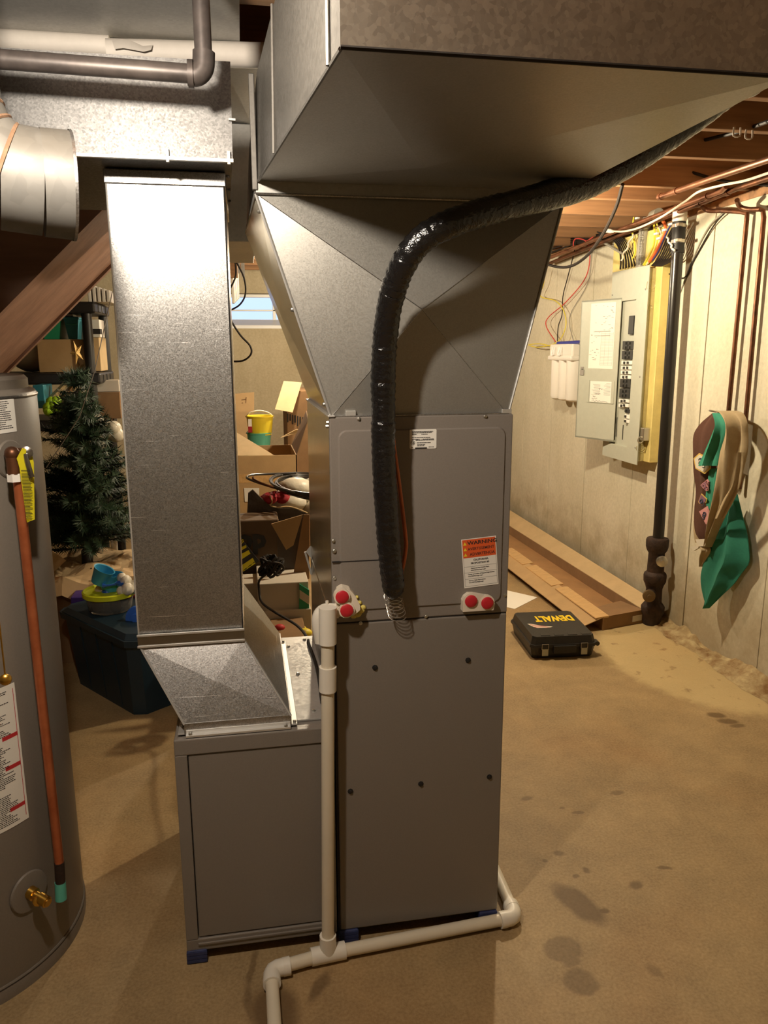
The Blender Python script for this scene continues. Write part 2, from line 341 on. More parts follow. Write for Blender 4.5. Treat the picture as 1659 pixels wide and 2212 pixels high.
# ---- floor: stained concrete
def floor_material():
    mt, nt, bs = newmat('stained_concrete_floor'); L = nt.links.new
    tc = node(nt, 'ShaderNodeTexCoord'); pos = tc.outputs['Object']
    def noise(sc, det=5, rough=0.6, src=pos):
        n = node(nt, 'ShaderNodeTexNoise'); n.inputs['Scale'].default_value = sc; n.inputs['Detail'].default_value = det
        n.inputs['Roughness'].default_value = rough; L(src, n.inputs['Vector']); return n
    def ramp(fac, c0, c1, p0=0.3, p1=0.7):
        r = node(nt, 'ShaderNodeValToRGB'); e = r.color_ramp.elements
        e[0].position = p0; e[1].position = p1; e[0].color = c0; e[1].color = c1; L(fac, r.inputs['Fac']); return r.outputs['Color']
    def mix(fac, a, b, mode='MIX'):
        m_ = node(nt, 'ShaderNodeMix', data_type='RGBA', blend_type=mode)
        if isinstance(fac, float): m_.inputs[0].default_value = fac
        else: L(fac, m_.inputs[0])
        for s_, v in ((6, a), (7, b)):
            if isinstance(v, tuple): m_.inputs[s_].default_value = v
            else: L(v, m_.inputs[s_])
        return m_.outputs[2]
    def math_(op, a, b=None):
        n = node(nt, 'ShaderNodeMath', operation=op)
        for i, v in enumerate((a, b)):
            if v is None: continue
            if isinstance(v, (int, float)): n.inputs[i].default_value = v
            else: L(v, n.inputs[i])
        return n.outputs[0]
    base = ramp(noise(1.3, 6).outputs['Fac'], S(138, 114, 76), S(168, 142, 98))
    base = mix(ramp(noise(0.9, 3).outputs['Fac'], (0, 0, 0, 1), (1, 1, 1, 1), 0.5, 0.72), base, S(160, 118, 66))
    base = mix(0.38, base, ramp(noise(6, 8, 0.7).outputs['Fac'], S(100, 78, 48), S(190, 160, 112)))
    base = mix(0.18, base, ramp(noise(120, 2).outputs['Fac'], S(90, 74, 50), S(214, 190, 150)))
    wob = noise(16, 4)
    wv = node(nt, 'ShaderNodeVectorMath', operation='SCALE'); wv.inputs['Scale'].default_value = 0.09
    sub = node(nt, 'ShaderNodeVectorMath', operation='SUBTRACT'); sub.inputs[1].default_value = (0.5, 0.5, 0.5)
    L(wob.outputs['Color'], sub.inputs[0]); L(sub.outputs[0], wv.inputs[0])
    wp = node(nt, 'ShaderNodeVectorMath', operation='ADD'); L(pos, wp.inputs[0]); L(wv.outputs[0], wp.inputs[1])
    wv2 = node(nt, 'ShaderNodeVectorMath', operation='SCALE'); wv2.inputs['Scale'].default_value = 0.03; L(sub.outputs[0], wv2.inputs[0])
    wp2 = node(nt, 'ShaderNodeVectorMath', operation='ADD'); L(pos, wp2.inputs[0]); L(wv2.outputs[0], wp2.inputs[1])
    def blob(c, rx, ry, rz, soft, amp=1.0, wp=wp):
        mp = node(nt, 'ShaderNodeMapping', vector_type='TEXTURE')
        mp.inputs['Location'].default_value = (c[0], c[1], 0); mp.inputs['Rotation'].default_value = (0, 0, rz); mp.inputs['Scale'].default_value = (rx, ry, 1)
        L(wp.outputs[0], mp.inputs['Vector'])
        ln = node(nt, 'ShaderNodeVectorMath', operation='LENGTH'); L(mp.outputs['Vector'], ln.inputs[0])
        r = node(nt, 'ShaderNodeMapRange', interpolation_type='SMOOTHSTEP'); r.inputs[1].default_value = 1.0; r.inputs[2].default_value = 1.0 - soft
        r.inputs[3].default_value = 0; r.inputs[4].default_value = amp; L(ln.outputs['Value'], r.inputs[0]); return r.outputs[0]
    # pale mineral crust spreading from the wall
    crust = math_('MAXIMUM', blob((2.15, 1.62), 0.60, 0.74, 0.0, 0.16, 0.55), blob((2.3, .8), 0.34, 0.5, 0.0, 0.2, 0.5))
    crust = math_('MAXIMUM', crust, blob((2.2, 3.2), 0.24, 1.2, 0, 0.4, 0.6))
    holes = ramp(noise(13, 5).outputs['Fac'], (0, 0, 0, 1), (1, 1, 1, 1), 0.32, 0.40)
    crust = math_('MULTIPLY', crust, holes)
    base = mix(crust, base, S(214, 192, 140))
    # damp spots and drips
    spots = [((1250, 1952), .05, .11, .35, .35, .8), ((1302, 1968), .022, .016, 0, .5, .8), ((1215, 2052), .055, .045, .2, .15, .55), ((1237, 2078), .03, .02, .4, .3, .5),
             ((1256, 2122), .045, .045, 0, .2, .6), ((1412, 2096), .02, .03, .3, .5, .5), ((1374, 1913), .03, .018, .3, .5, .7), ((1436, 1874), .028, .01, -.2, .4, .7),
             ((1208, 1842), .02, .018, .3, .5, .7), ((1266, 1880), .016, .016, 0, .5, .7), ((1242, 1892), .014, .014, 0, .5, .7), ((1332, 1712), .034, .016, 0, .4, .6),
             ((1250, 1755), .026, .012, 0, .4, .6), ((1138, 1724), .03, .016, .3, .5, .6), ((1548, 1545), .045, .03, -.3, .4, .8), ((1572, 1558), .05, .03, -.3, .4, .8), ((1594, 1568), .04, .02, 0, .4, .7),
             ((592, 2185), .07, .10, .1, .4, .85), ((690, 2130), .02, .07, -.5, .5, .7), ((545, 2090), .012, .08, -.2, .5, .6), ((540, 2170), .015, .09, .1, .5, .6), ((1178, 1860), .012, .012, 0, .5, .6), ((1215, 1745), .014, .01, 0, .5, .5)]
    tot = None
    for (q, rx, ry, rz, so, am) in spots:
        p = P(q[0], q[1], z=0.0); b = blob((p.x, p.y), rx * 1.1, ry * 1.1, rz, min(.9, so + .1), am * .95, wp2)
        tot = b if tot is None else math_('MAXIMUM', tot, b)
    base = mix(tot, base, S(92, 68, 38))
    L(base, bs.inputs['Base Color'])
    rg = node(nt, 'ShaderNodeMapRange'); rg.inputs[3].default_value = 0.62; rg.inputs[4].default_value = 0.6; L(tot, rg.inputs[0]); L(rg.outputs[0], bs.inputs['Roughness'])
    bp = node(nt, 'ShaderNodeBump'); bp.inputs['Strength'].default_value = 0.12; bp.inputs['Distance'].default_value = 0.01
    L(noise(30, 6, 0.7).outputs['Fac'], bp.inputs['Height']); L(bp.outputs['Normal'], bs.inputs['Normal'])
    return mt
obj('floor', MB().box(XL - .2, XW + .2, YF - .2, YB + .2, -.15, 0), floor_material(), kind='structure', loc=(0, 0, 0), label='brown stained concrete basement floor with damp spots')

# ---- concrete
def concrete(name, c0, c1, low):
    mt, nt, bs = newmat(name); L = nt.links.new
    tc = node(nt, 'ShaderNodeTexCoord')
    def noise(sc, det, st=None):
        n = node(nt, 'ShaderNodeTexNoise'); n.inputs['Scale'].default_value = sc; n.inputs['Detail'].default_value = det; n.inputs['Roughness'].default_value = 0.65
        if st:
            mp = node(nt, 'ShaderNodeMapping'); mp.inputs['Scale'].default_value = st; L(tc.outputs['Object'], mp.inputs['Vector']); L(mp.outputs['Vector'], n.inputs['Vector'])
        else: L(tc.outputs['Object'], n.inputs['Vector'])
        return n.outputs['Fac']
    def ramp(fac, a, b, p0, p1):
        r = node(nt, 'ShaderNodeValToRGB'); e = r.color_ramp.elements; e[0].position = p0; e[1].position = p1; e[0].color = a; e[1].color = b; L(fac, r.inputs['Fac']); return r.outputs['Color']
    def mix(f, a, b):
        m_ = node(nt, 'ShaderNodeMix', data_type='RGBA')
        if isinstance(f, float): m_.inputs[0].default_value = f
        else: L(f, m_.inputs[0])
        for s_, v in ((6, a), (7, b)):
            if isinstance(v, tuple): m_.inputs[s_].default_value = v
            else: L(v, m_.inputs[s_])
        return m_.outputs[2]
    base = ramp(noise(2.2, 6), c0, c1, .3, .7)
    base = mix(0.13, base, ramp(noise(3, 4, (2, 2, 0.5)), c0, (1, .93, .78, 1), .35, .75))       # vertical streaks
    base = mix(0.15, base, ramp(noise(45, 3), S(120, 100, 70), S(236, 226, 200), .3, .7))
    # damp band with scale near the foot of the wall (a real stain of the wall)
    sp = node(nt, 'ShaderNodeSeparateXYZ'); L(tc.outputs['Object'], sp.inputs[0])
    ad = node(nt, 'ShaderNodeMath', operation='ADD'); L(sp.outputs['Z'], ad.inputs[0]); L(noise(4, 5), ad.inputs[1])
    rg = node(nt, 'ShaderNodeMapRange', interpolation_type='SMOOTHSTEP'); rg.inputs[1].default_value = 1.0; rg.inputs[2].default_value = 0.55; rg.inputs[3].default_value = 0; rg.inputs[4].default_value = 0.6
    L(ad.outputs[0], rg.inputs[0]); base = mix(rg.outputs[0], base, low)
    L(base, bs.inputs['Base Color']); bs.inputs['Roughness'].default_value = 0.85
    bp = node(nt, 'ShaderNodeBump'); bp.inputs['Strength'].default_value = 0.10; bp.inputs['Distance'].default_value = 0.01
    L(noise(40, 5), bp.inputs['Height']); L(bp.outputs['Normal'], bs.inputs['Normal'])
    return mt
M['conc'] = concrete('poured_concrete', S(194, 188, 164), S(212, 206, 186), S(140, 122, 88))
M['conc_b'] = concrete('back_concrete', S(176, 160, 126), S(204, 190, 158), S(150, 128, 92))
M['crust'] = mat('crumbling_render', S(190, 172, 130), 0.95, 0, 0.35, 14, 0.6, 40, col2=S(126, 94, 56))

wr = obj('wall_right', MB().box(XW + .012, XW + .2, YF, YB + .2, 0, WALL_TOP), M['conc'], kind='structure', loc=(XW, 0, 0), label='poured concrete basement wall with vertical form seams')
seams = [YF, -2.95, -2.3, -1.66, -1.02, -.38, .66, 1.302, 1.945, 2.62, 3.31, 3.95, 4.56, 5.2, YB]
for a, b in zip(seams[:-1], seams[1:]):
    d = R.uniform(-.002, .002)
    obj('concrete_panel', MB().box(XW + d, XW + .014, a + .003, b - .003, 0, WALL_TOP, b=.0025), M['conc'], wr, loc=(XW, 0, 0))
# back wall with a window opening
wx0, wx1, wz0, wz1 = -.46, .50, 1.80, 2.10
obj('wall_back', MB().box(XL, wx0, YB, YB + .22, 0, JOIST_Z + .24).box(wx1, XW + .2, YB, YB + .22, 0, JOIST_Z + .24).box(wx0, wx1, YB, YB + .22, 0, wz0).box(wx0, wx1, YB, YB + .22, wz1, JOIST_Z + .24),
    M['conc_b'], kind='structure', loc=(0, YB, 0), label='poured concrete back wall below the small basement window')
obj('wall_left', MB().box(XL - .2, XL, YF, YB + .2, 0, 2.55), M['conc_b'], kind='structure', loc=(XL, 0, 0))
obj('wall_front', MB().box(XL, XW + .2, YF - .2, YF, 0, 2.55), M['conc_b'], kind='structure', loc=(0, YF, 0))
# window
wn = thing('window_1', 'small basement window with white vinyl sill', None, ((wx0 + wx1) / 2, YB + .1, wz0), kind='structure')
f = MB()
for (a, b, c, d) in ((wx0, wx1, wz0 + .02, wz0 + .06), (wx0, wx1, wz1 - .03, wz1), (wx0, wx0 + .03, wz0, wz1), (wx1 - .03, wx1, wz0, wz1), (.12, .15, wz0, wz1), (wx0, wx1, wz0 + .14, wz0 + .155)):
    f.box(a, b, YB + .14, YB + .18, c, d, b=.003)
obj('window_frame', f, M['vinyl'], wn)
obj('pane', MB().box(wx0 + .03, .12, YB + .155, YB + .162, wz0 + .06, wz1 - .03), M['frost'], wn)
obj('pane', MB().box(.15, wx1 - .03, YB + .155, YB + .162, wz0 + .06, wz1 - .03), M['frost'], wn)
obj('window_sill', MB().hexa([V(wx0, YB - .01, wz0 - .03), V(wx1, YB - .01, wz0 - .03), V(wx1, YB + .15, wz0 + .03), V(wx0, YB + .15, wz0 + .03)],
                             [V(wx0, YB - .01, wz0), V(wx1, YB - .01, wz0), V(wx1, YB + .15, wz0 + .06), V(wx0, YB + .15, wz0 + .06)]), M['vinyl'], wn)
# crumbling concrete fillet along the foot of the right wall
f = MB(); vs = []; fs = []; n = 150; prof = [(0, .10), (.02, .075), (.05, .05), (.09, .035), (.14, .012), (.17, 0.001)]
for i in range(n + 1):
    y = -.9 + 5.9 * i / n
    s_ = .42 + .3 * math.sin(y * 3.1) * math.sin(y * 7.7 + 1) + R.uniform(-.15, .15)
    for j, (d, h) in enumerate(prof):
        vs.append(V(XW - d * (0.5 + .4 * s_) + R.uniform(-.006, .006) * (0 < j), y, max(.001, h * s_ + R.uniform(-.008, .010) * (0 < j < 5))))
m_ = len(prof)
for i in range(n):
    for j in range(m_ - 1): fs.append((i * m_ + j, i * m_ + j + 1, (i + 1) * m_ + j + 1, (i + 1) * m_ + j))
f.add(vs, fs); obj('trim_1', f, M['crust'], kind='structure', label='crumbling mineral crust along the foot of the concrete wall', sm=True)
# ceiling: subfloor with joists, sill plate on the wall
cl = obj('ceiling', MB().box(XL - .2, XW + .2, YF - .2, YB + .2, JOIST_Z + .235, JOIST_Z + .27), M['subfloor'], kind='structure', loc=(0, 0, JOIST_Z + .235), label='wooden subfloor and joists overhead')
jy = [-3.4, -2.98, -2.57, -2.16, -1.75, -1.34, -.75, -.34, .07, .478, .80, 1.171, 1.70, 2.011, 2.449, 2.86, 3.27, 3.68, 4.09, 4.5, 4.91, 5.32, 5.73]
src = None
for y in jy:
    if src is None:
        src = obj('joist', MB().box(XL, XW + .08, y - .019, y + .019, JOIST_Z, JOIST_Z + .235, b=.003), M['wood'], cl)
    else: share('joist', src, (WLOC[src.name].x, y, JOIST_Z), cl)
obj('trim_2', MB().box(XW + .0, XW + .16, YF, YB, WALL_TOP, JOIST_Z, b=.003), M['wood'], kind='structure', label='wooden sill plate lying on the concrete wall')
obj('trim_3', MB().box(XW + .08, XW + .16, YF, YB, JOIST_Z, JOIST_Z + .235), M['wood'], kind='structure', label='rim board above the sill plate')
# ---- lamps (bulbs on porcelain holders under the joists)
def lamp(loc, e, col, label, chain=False):
    t = thing('ceiling_lamp', label, 'lamp', (loc.x, loc.y, JOIST_Z), group='bare bulb ceiling lamps')
    obj('lamp_holder', MB().lathe([(.055, 0), (.055, -.02), (.03, -.05), (.022, -(JOIST_Z - loc.z) + .06), (.018, -(JOIST_Z - loc.z) + .03)], (loc.x, loc.y, JOIST_Z), 20), M['white'], t, sm=True)
    obj('bulb', MB().sphere(loc, .034, 14, 10), emit('bulb_glow', col, e), t, sm=True)
    return t
lt = lamp(BULB1, BULB1_E, BULB1_C, 'bare bulb with a ball pull chain, above the duct beside the air handler')
lamp(BULB2, BULB2_E, BULB2_C, 'bare bulb lamp behind the air handler, towards the breaker panel')
lamp(BULB3, BULB3_E, BULB3_C, 'bare bulb lamp over the shelves at the back')
ch = P(12, 1468, y=-.81)
obj('pull_chain', MB().tube([V(BULB1.x + .03, BULB1.y, JOIST_Z - .05), V(ch.x, ch.y, JOIST_Z - .12), V(ch.x, ch.y, ch.z)], .0011, 5), M['brass'], lt)
obj('chain_ball', MB().sphere(V(ch.x, ch.y, ch.z), .0075, 12, 8), M['brass'], lt, sm=True)

# ================================================================== AIR HANDLER
UW, UD, UT, US, UB = .4445, .645, 1.41, .906, .034     # width, depth, top, seam, underside
def rrect(x0, x1, z0, z1, r, y, n=5):
    pts = []
    for (cx_, cz, a0) in ((x1 - r, z1 - r, 0), (x0 + r, z1 - r, 90), (x0 + r, z0 + r, 180), (x1 - r, z0 + r, 270)):
        for i in range(n + 1):
            a = math.radians(a0 + 90 * i / n); pts.append(V(cx_ + r * math.cos(a), y, cz + r * math.sin(a)))
    return pts
def raised(x0, x1, z0, z1, r, y0, h, ch_):       # raised panel with sloped rim, facing -y
    a = rrect(x0, x1, z0, z1, r, y0); b = rrect(x0 + ch_, x1 - ch_, z0 + ch_, z1 - ch_, max(.002, r - ch_), y0 - h)
    return MB().hexa(a, b)
ah = thing('air_handler', 'tall taupe metal air handler with orange warning label and red drain caps', 'air handler', (UW / 2, UD / 2, 0))
# cabinets: coil box above, blower box below; painted front, bare metal sides
obj('coil_cabinet', MB().box(0, UW, .012, UD, US + .003, UT - .002, b=.003), M['galv_shiny'], ah)
obj('blower_cabinet', MB().box(0.0, UW, .014, UD, UB, US - .002, b=.003), M['galv_shiny'], ah)
cf = obj('coil_front', MB().box(-.001, UW + .001, 0, .016, US + .0012, UT, b=.003), M['paint'], ah)
obj('front_emboss', raised(.018, UW - .016, US + .030, UT - .030, .022, 0.0005, .0045, .004), M['paint'], ah)
obj('panel_seam', MB().box(0, .125, -.0046, .001, 1.062, 1.0645), M['seam'], ah)
obj('cabinet_seam', MB().box(.001, UW - .001,   .0015, .012, US - .004, US + .004), M['seam'], ah)
bf = obj('access_panel', MB().box(.006, UW, -.001, .016, UB + .004, US - .0014, b=.004), M['paint2'], ah)
obj('access_panel_hem', MB().box(.0, .0065, .001, .014, UB, US - .004), M['seam'], ah)
scr = None
def screw(u, v, y=0.0, par=ah, mt='zinc', r=.0037, name='screw'):
    p = P(u, v, y=y)
    return obj(name, MB().lathe([(r * 1.35, 0), (r * 1.35, .0015), (r * .9, .002), (r * .85, .0045), (r * .4, .005)], p, 8, (0, -1, 0)), M[mt], par)
for (u, v) in ((775, 905), (1048, 899), (720, 1168), (722, 1248), (920, 1331), (779, 1346)): screw(u, v)
screw(1091, 1285); screw(722, 1190, r=.0045)
for (u, v) in ((810, 1442), (1011, 1426), (757, 1709), (909, 1693), (1057, 1678)): screw(u, v, -.001, ah, 'black', .0055, 'hole_plug')
sc_side = MB()
for (z, y) in ((1.395, .03), (1.385, .045)): sc_side.lathe([(.005, 0), (.004, .005)], (0, y, z), 8, (-1, 0, 0))
obj('screw', sc_side, M['zinc'], ah)
obj('side_bracket', MB().plate([P(u, v, y=.625) for (u, v) in ((657, 1193), (661, 1192), (675, 1240), (671, 1242))], (0, .006, 0)).plate([P(u, v, y=.625) for (u, v) in ((661, 1192), (670, 1180), (676, 1183), (676, 1212))], (0, .003, 0)), M['edge_metal'], ah)
def foot(x0, x1, y0, y1, par):
    f = MB().box(x0, x1, y0, y1, 0.0, UB + .004, b=.003)
    for k in range(3): f.box(x0 - .0008, x1 + .0008, y0 - .0012, y1 + .001, .004 + k * .011, .0125 + k * .011)
    return obj('foot_pad', f, M['tape_b'], par, label='foot pad wrapped in dark blue tape')
foot(.003, .053, -.006, .08, ah); foot(.393, .443, -.006, .08, ah); foot(.003, .053, UD - .09, UD - .005, ah); foot(.393, .443, UD - .09, UD - .005, ah)
# ---- rating label
lb = obj('rating_label', MB().plate(rrect(P(884, 928, y=0).x, P(942, 928, y=0).x, P(884, 970, y=-.005).z, P(884, 928, y=-.005).z, .003, -.0046), (0, -.0006, 0)), M['paper'], ah, label='small white rating label')
a = P(884, 928, y=-.0055); bx = P(942, 970, y=-.0055)
lw, lh = bx.x - a.x, a.z - bx.z
f = MB(); RL = random.Random(3)
for i, (y0, xa, xb) in enumerate(((.10, .10, .88), (.16, .10, .84), (.24, .10, .28), (.24, .45, .68), (.40, .10, .78), (.48, .10, .38), (.48, .5, .92), (.53, .24, .92), (.66, .28, .80), (.75, .30, .6), (.81, .30, .56), (.88, .08, .14), (.88, .72, .92))):
    x = xa
    while x < xb:
        w_ = RL.uniform(.03, .09); f.box(a.x + lw * x, a.x + lw * min(xb, x + w_), -.0056, -.0052, a.z - lh * (y0 + .022), a.z - lh * (y0 - .012)); x += w_ + .012
f.box(a.x + lw * .22, a.x + lw * .66, -.0056, -.0052, a.z - lh * .96, a.z - lh * .90)
obj('printed_lines', f, M['ink'], lb)
f = MB(); cc = V(a.x + lw * .13, -.0056, a.z - lh * .66)
f.tube([cc + V(.005 * math.cos(t * .5236), 0, .005 * math.sin(t * .5236)) for t in range(12)], .0005, 4, closed=True)
obj('certification_ring', f, M['ink'], lb)
text('lettering', 'UL', M['ink'], cc + V(-.003, -.0002, -.0022), (1, 0, 0), (0, 0, 1), .0062, lb)
# ---- warning label (slightly tilted)
pa, pb, pc, pd = P(996, 1166, y=-.0045), P(1071, 1157, y=-.0045), P(1075, 1261, y=-.0045), P(1003, 1271, y=-.0045)
ux = (pb - pa).normalized(); uy = (pa - pd).normalized(); LW = (pb - pa).length; LH = (pa - pd).length
def WL(s_, t): return pd + ux * (LW * s_) + uy * (LH * t)
def wq(s0, s1, t0, t1, y): return [WL(s0, t0) + V(0, y, 0), WL(s1, t0) + V(0, y, 0), WL(s1, t1) + V(0, y, 0), WL(s0, t1) + V(0, y, 0)]
wl = obj('warning_label', MB().plate(wq(0, 1, 0, 1, 0), (0, -.0006, 0)), M['paper'], ah, label='white and orange warning label')
obj('orange_band', MB().plate(wq(.025, .975, .615, .985, -.0006), (0, -.0002, 0)), M['orange'], wl)
for i, (t, body, sz, x0, off) in enumerate(((.88, 'WARNING', .0128, .17, .0003), (.765, 'AVERTISSEMENT', .0098, .17, .0001), (.655, 'ADVERTENCIA', .0102, .22, .0001))):
    o = text('lettering', body, M['ink'], WL(x0, t) + V(0, -.0010, 0), ux, uy, sz, wl, off, .0001, sx=(1.22 if i == 0 else 0.95))
    tri = [WL(.045, t - .005), WL(.145, t - .005), WL(.095, t + .06)]
    obj('warning_triangle', MB().plate([q + V(0, -.0008, 0) for q in tri], (0, -.0002, 0)), M['ypail'], wl)
text('lettering', 'CALIFORNIA', M['ink'], WL(.31, .545) + V(0, -.0008, 0), ux, uy, .0068, wl, .0002, .0001)
text('lettering', 'PROPOSITION 65', M['ink'], WL(.23, .48) + V(0, -.0008, 0), ux, uy, .0062, wl, .0002, .0001)
f = MB()
for t in (.43, .31, .18, .03): f.plate(wq(.03, .97, t, t + .004, -.0007), (0, -.0001, 0))
for s_ in (.03, .966): f.plate(wq(s_, s_ + .006, .03, .61, -.0007), (0, -.0001, 0))
obj('ruled_lines', f, M['ink'], wl)
for body, s_, t in (('Cancer and Reproductive Harm', .22, .385), ('www.P65Warnings.ca.gov', .22, .345), ('Cancer et Troubles de l\'appareil reproducteur', .13, .265), ('www.P65Warnings.ca.gov', .13, .225), ('Cáncer y Daño Reproductivo', .14, .135), ('www.P65Warnings.ca.gov', .14, .095)):
    text('lettering', body, M['ink'], WL(s_, t) + V(0, -.0008, 0), ux, uy, .0040, wl, .0001, .0001, sx=.92)
# ---- drain fittings (cream plastic with red caps)
def drain(caps, outline, dep):
    hub = None
    pts = [P(u, v, y=-dep) for (u, v) in outline]
    f = MB().plate(pts, (0, dep, 0)); dr = obj('drain_fitting', f, M['plast_cream'], ah, label='cream plastic drain pan fitting')
    for (u, v) in caps:
        c_ = P(u, v, y=-dep)
        obj('fitting_rim', MB().lathe([(.0195, 0), (.0195, dep * .4), (.0165, dep * .4), (.0165, dep * .4 + .001)], c_ + V(0, 0.008, 0), 20, (0, -1, 0)), M['plast_cream'], dr, sm=True)
        obj('cap', MB().lathe([(.0160, 0), (.0158, .003), (.013, .005), (.004, .0055)], c_ + V(0, .008 - dep * .4, 0), 20, (0, -1, 0)), M['red'], dr, label='round red cap', sm=True)
    return dr
drain([(1017, 1298), (1052, 1302)], [(1000, 1322), (1000, 1298), (1004, 1290), (1013, 1283), (1024, 1283), (1058, 1289), (1066, 1295), (1069, 1304), (1066, 1318)], .022)
d2 = drain([(738, 1287), (748, 1316)], [(728, 1332), (727, 1290), (731, 1278), (742, 1271), (757, 1275), (768, 1288), (778, 1308), (778, 1318), (764, 1330), (746, 1333)], .040)
f = MB()
for (u, v, r) in ((780, 1318, .010), (772, 1326, .011), (764, 1330, .009), (784, 1312, .008), (770, 1290, .006), (776, 1302, .007)): f.sphere(P(u, v, y=-.006), r, 8, 6, (1, .8, .8))
obj('spray_foam', f, M['foam_y'], d2, sm=True)

# ================================================================== RETURN FILTER BOX
rb = thing('return_air_box', 'low taupe return air box left of the air handler, under the sloped duct', 'air box', (-.2, UD / 2, 0))
x0, x1, zt = -.395, -.003, .632
obj('box_shell', MB().box(x0, x1, .018, UD - .01, UB, zt - .002, b=.004), M['paint2'], rb)
fr = MB(); bw = .030
fr.box(x0, x1, 0, .02, zt - .042, zt, b=.003).box(x0, x1, 0, .02, UB, UB + .034, b=.003).box(x0, x0 + bw, 0, .02, UB + .034, zt - .042, b=.002).box(x1 - .02, x1, 0, .02, UB + .034, zt - .042, b=.002)
obj('front_frame', fr, M['paint2'], rb)
obj('front_door', MB().box(x0 + bw + .002, x1 - .022, .004, .018, UB + .037, zt - .044, b=.003), M['paint2'], rb)
obj('door_lip', MB().box(x0 + bw, x1 - .022, -.004, .004, UB + .018, UB + .024, b=.001), M['paint2'], rb)
obj('top_plate', MB().box(x0 + .01, x1 + .004, .045, UD - .012, zt - .001, zt + .004, b=.001), M['galv_old'], rb)
foot(x0, x0 + .05, -.005, .08, rb); foot(x0, x0 + .05, UD - .10, UD - .02, rb)
for (x, y) in ((-.045, .09), (-.07, .33), (-.085, .55), (-.03, .60)):
    obj('screw', MB().lathe([(.006, 0), (.005, .004), (.002, .005)], (x, y, zt + .004), 8), M['zinc'], rb)

# ================================================================== RETURN DROP DUCT
dd = thing('return_drop_duct', 'upright galvanized drop duct with a sloped foot onto the low box', 'duct', (-.30, .35, zt))
DX0, DX1, DY0, DY1, DZ0, DZ1 = -.474, -.219, .108, .60, .855, 1.955
obj('drop_duct', MB().box(DX0, DX1, DY0, DY1, DZ0, DZ1, b=.002), M['galv'], dd)
obj('top_collar', MB().box(DX0 - .004, DX1 + .004, DY0 - .006, DY1 + .004, 1.923, 1.953, b=.002), M['galv'], dd)
obj('slip_band', MB().box(DX0 - .003, DX1 + .003, DY0 - .007, DY1 + .003, DZ0 - .016, DZ0 + .014, b=.002), M['galv_shiny'], dd)
for z in (DZ0 - .017, DZ0 + .012): obj('slip_edge', MB().box(DX0 - .004, DX1 + .004, DY0 - .010, DY0 - .006, z, z + .006, b=.001), M['edge_metal'], dd)
tb = [V(-.369, .020, zt + .03), V(-.108, .020, zt + .03), V(-.108, .60, zt + .03), V(-.369, .60, zt + .03)]
tt = [V(DX0, DY0, DZ0 - .014), V(DX1, DY0, DZ0 - .014), V(DX1, DY1, DZ0 - .014), V(DX0, DY1, DZ0 - .014)]
mid = lambda q: (q[0] + q[1] + q[2] + q[3]) / 4
def crossed(mb, a, b, c, d, push):     # a face with diagonal cross-break
    n = (b - a).cross(d - a).normalized(); m__ = (a + b + c + d) / 4 + n * push
    mb.add([a, b, c, d, m__], [(0, 1, 4), (1, 2, 4), (2, 3, 4), (3, 0, 4)])
f = MB()
crossed(f, tb[0], tb[1], tt[1], tt[0], .004); crossed(f, tb[1], tb[2], tt[2], tt[1], .003); crossed(f, tb[2], tb[3], tt[3], tt[2], .0); crossed(f, tb[3], tb[0], tt[0], tt[3], .003)
obj('sloped_foot', f, M['galv'], dd)
obj('foot_collar', MB().box(-.370, -.107, .019, .601, zt + .002, zt + .033, b=.001), M['galv'], dd)
obj('front_flange', MB().box(-.366, -.110, .004, .020, zt + .002, zt + .008, b=.001).box(-.366, -.110, .016, .020, zt + .002, zt + .016, b=.001), M['edge_metal'], dd)
obj('side_flange', MB().box(-.107, -.092, .02, .60, zt + .003, zt + .007, b=.001), M['edge_metal'], dd)
obj('side_flange', MB().box(-.386, -.370, .02, .60, zt + .003, zt + .007, b=.001), M['edge_metal'], dd)
obj('corner_seam', MB().tube([tb[1], tt[1]], .003, 6), M['edge_metal'], dd); obj('corner_seam', MB().tube([tb[0], tt[0]], .003, 6), M['edge_metal'], dd)
obj('corner_seam', MB().tube([V(DX0, DY0, DZ0), V(DX0, DY0, DZ1 - .03)], .0022, 6), M['edge_metal'], dd); obj('corner_seam', MB().tube([V(DX1, DY0, DZ0), V(DX1, DY0, DZ1 - .03)], .0018, 6), M['seam'], dd)
for p in (V(-.355, .010, zt + .008), V(-.122, .010, zt + .008), V(-.099, .03, zt + .008), V(-.099, .585, zt + .008), V(-.378, .06, zt + .008)):
    obj('screw', MB().lathe([(.005, 0), (.0045, .004), (.002, .005)], p, 8), M['zinc'], dd)

# ================================================================== SUPPLY PLENUM AND TRUNK
sp = thing('supply_plenum', 'flared galvanized plenum with diagonal creases on top of the air handler', 'plenum', (UW / 2, UD / 2, UT))
pb_ = [V(.006, .012, UT), V(UW - .010, .012, UT), V(UW - .010, UD - .01, UT), V(.006, UD - .01, UT)]
zj = 1.893
pt = [V(-.149, .012, zj), V(.552, .012, zj), V(.552, .62, zj), V(-.170, .60, zj)]
f = MB(); crossed(f, pb_[0], pb_[1], pt[1], pt[0], .042)
obj('front_face', f, M['galv_plen'], sp)
f = MB(); crossed(f, pb_[3], pb_[0], pt[0], pt[3], .012)
obj('side_face', f, M['galv_shiny'], sp)
f = MB(); crossed(f, pb_[1], pb_[2], pt[2], pt[1], .0); crossed(f, pb_[2], pb_[3], pt[3], pt[2], .0)
obj('rear_faces', f, M['galv_old'], sp)
obj('corner_seam', MB().tube([pb_[0] + V(-.002, -.002, 0), pt[0] + V(-.002, -.002, 0)], .0035, 6), M['edge_metal'], sp)
obj('corner_seam', MB().tube([pb_[1] + V(.002, -.001, 0), pt[1] + V(.002, -.001, 0)], .003, 6), M['galv_old'], sp)
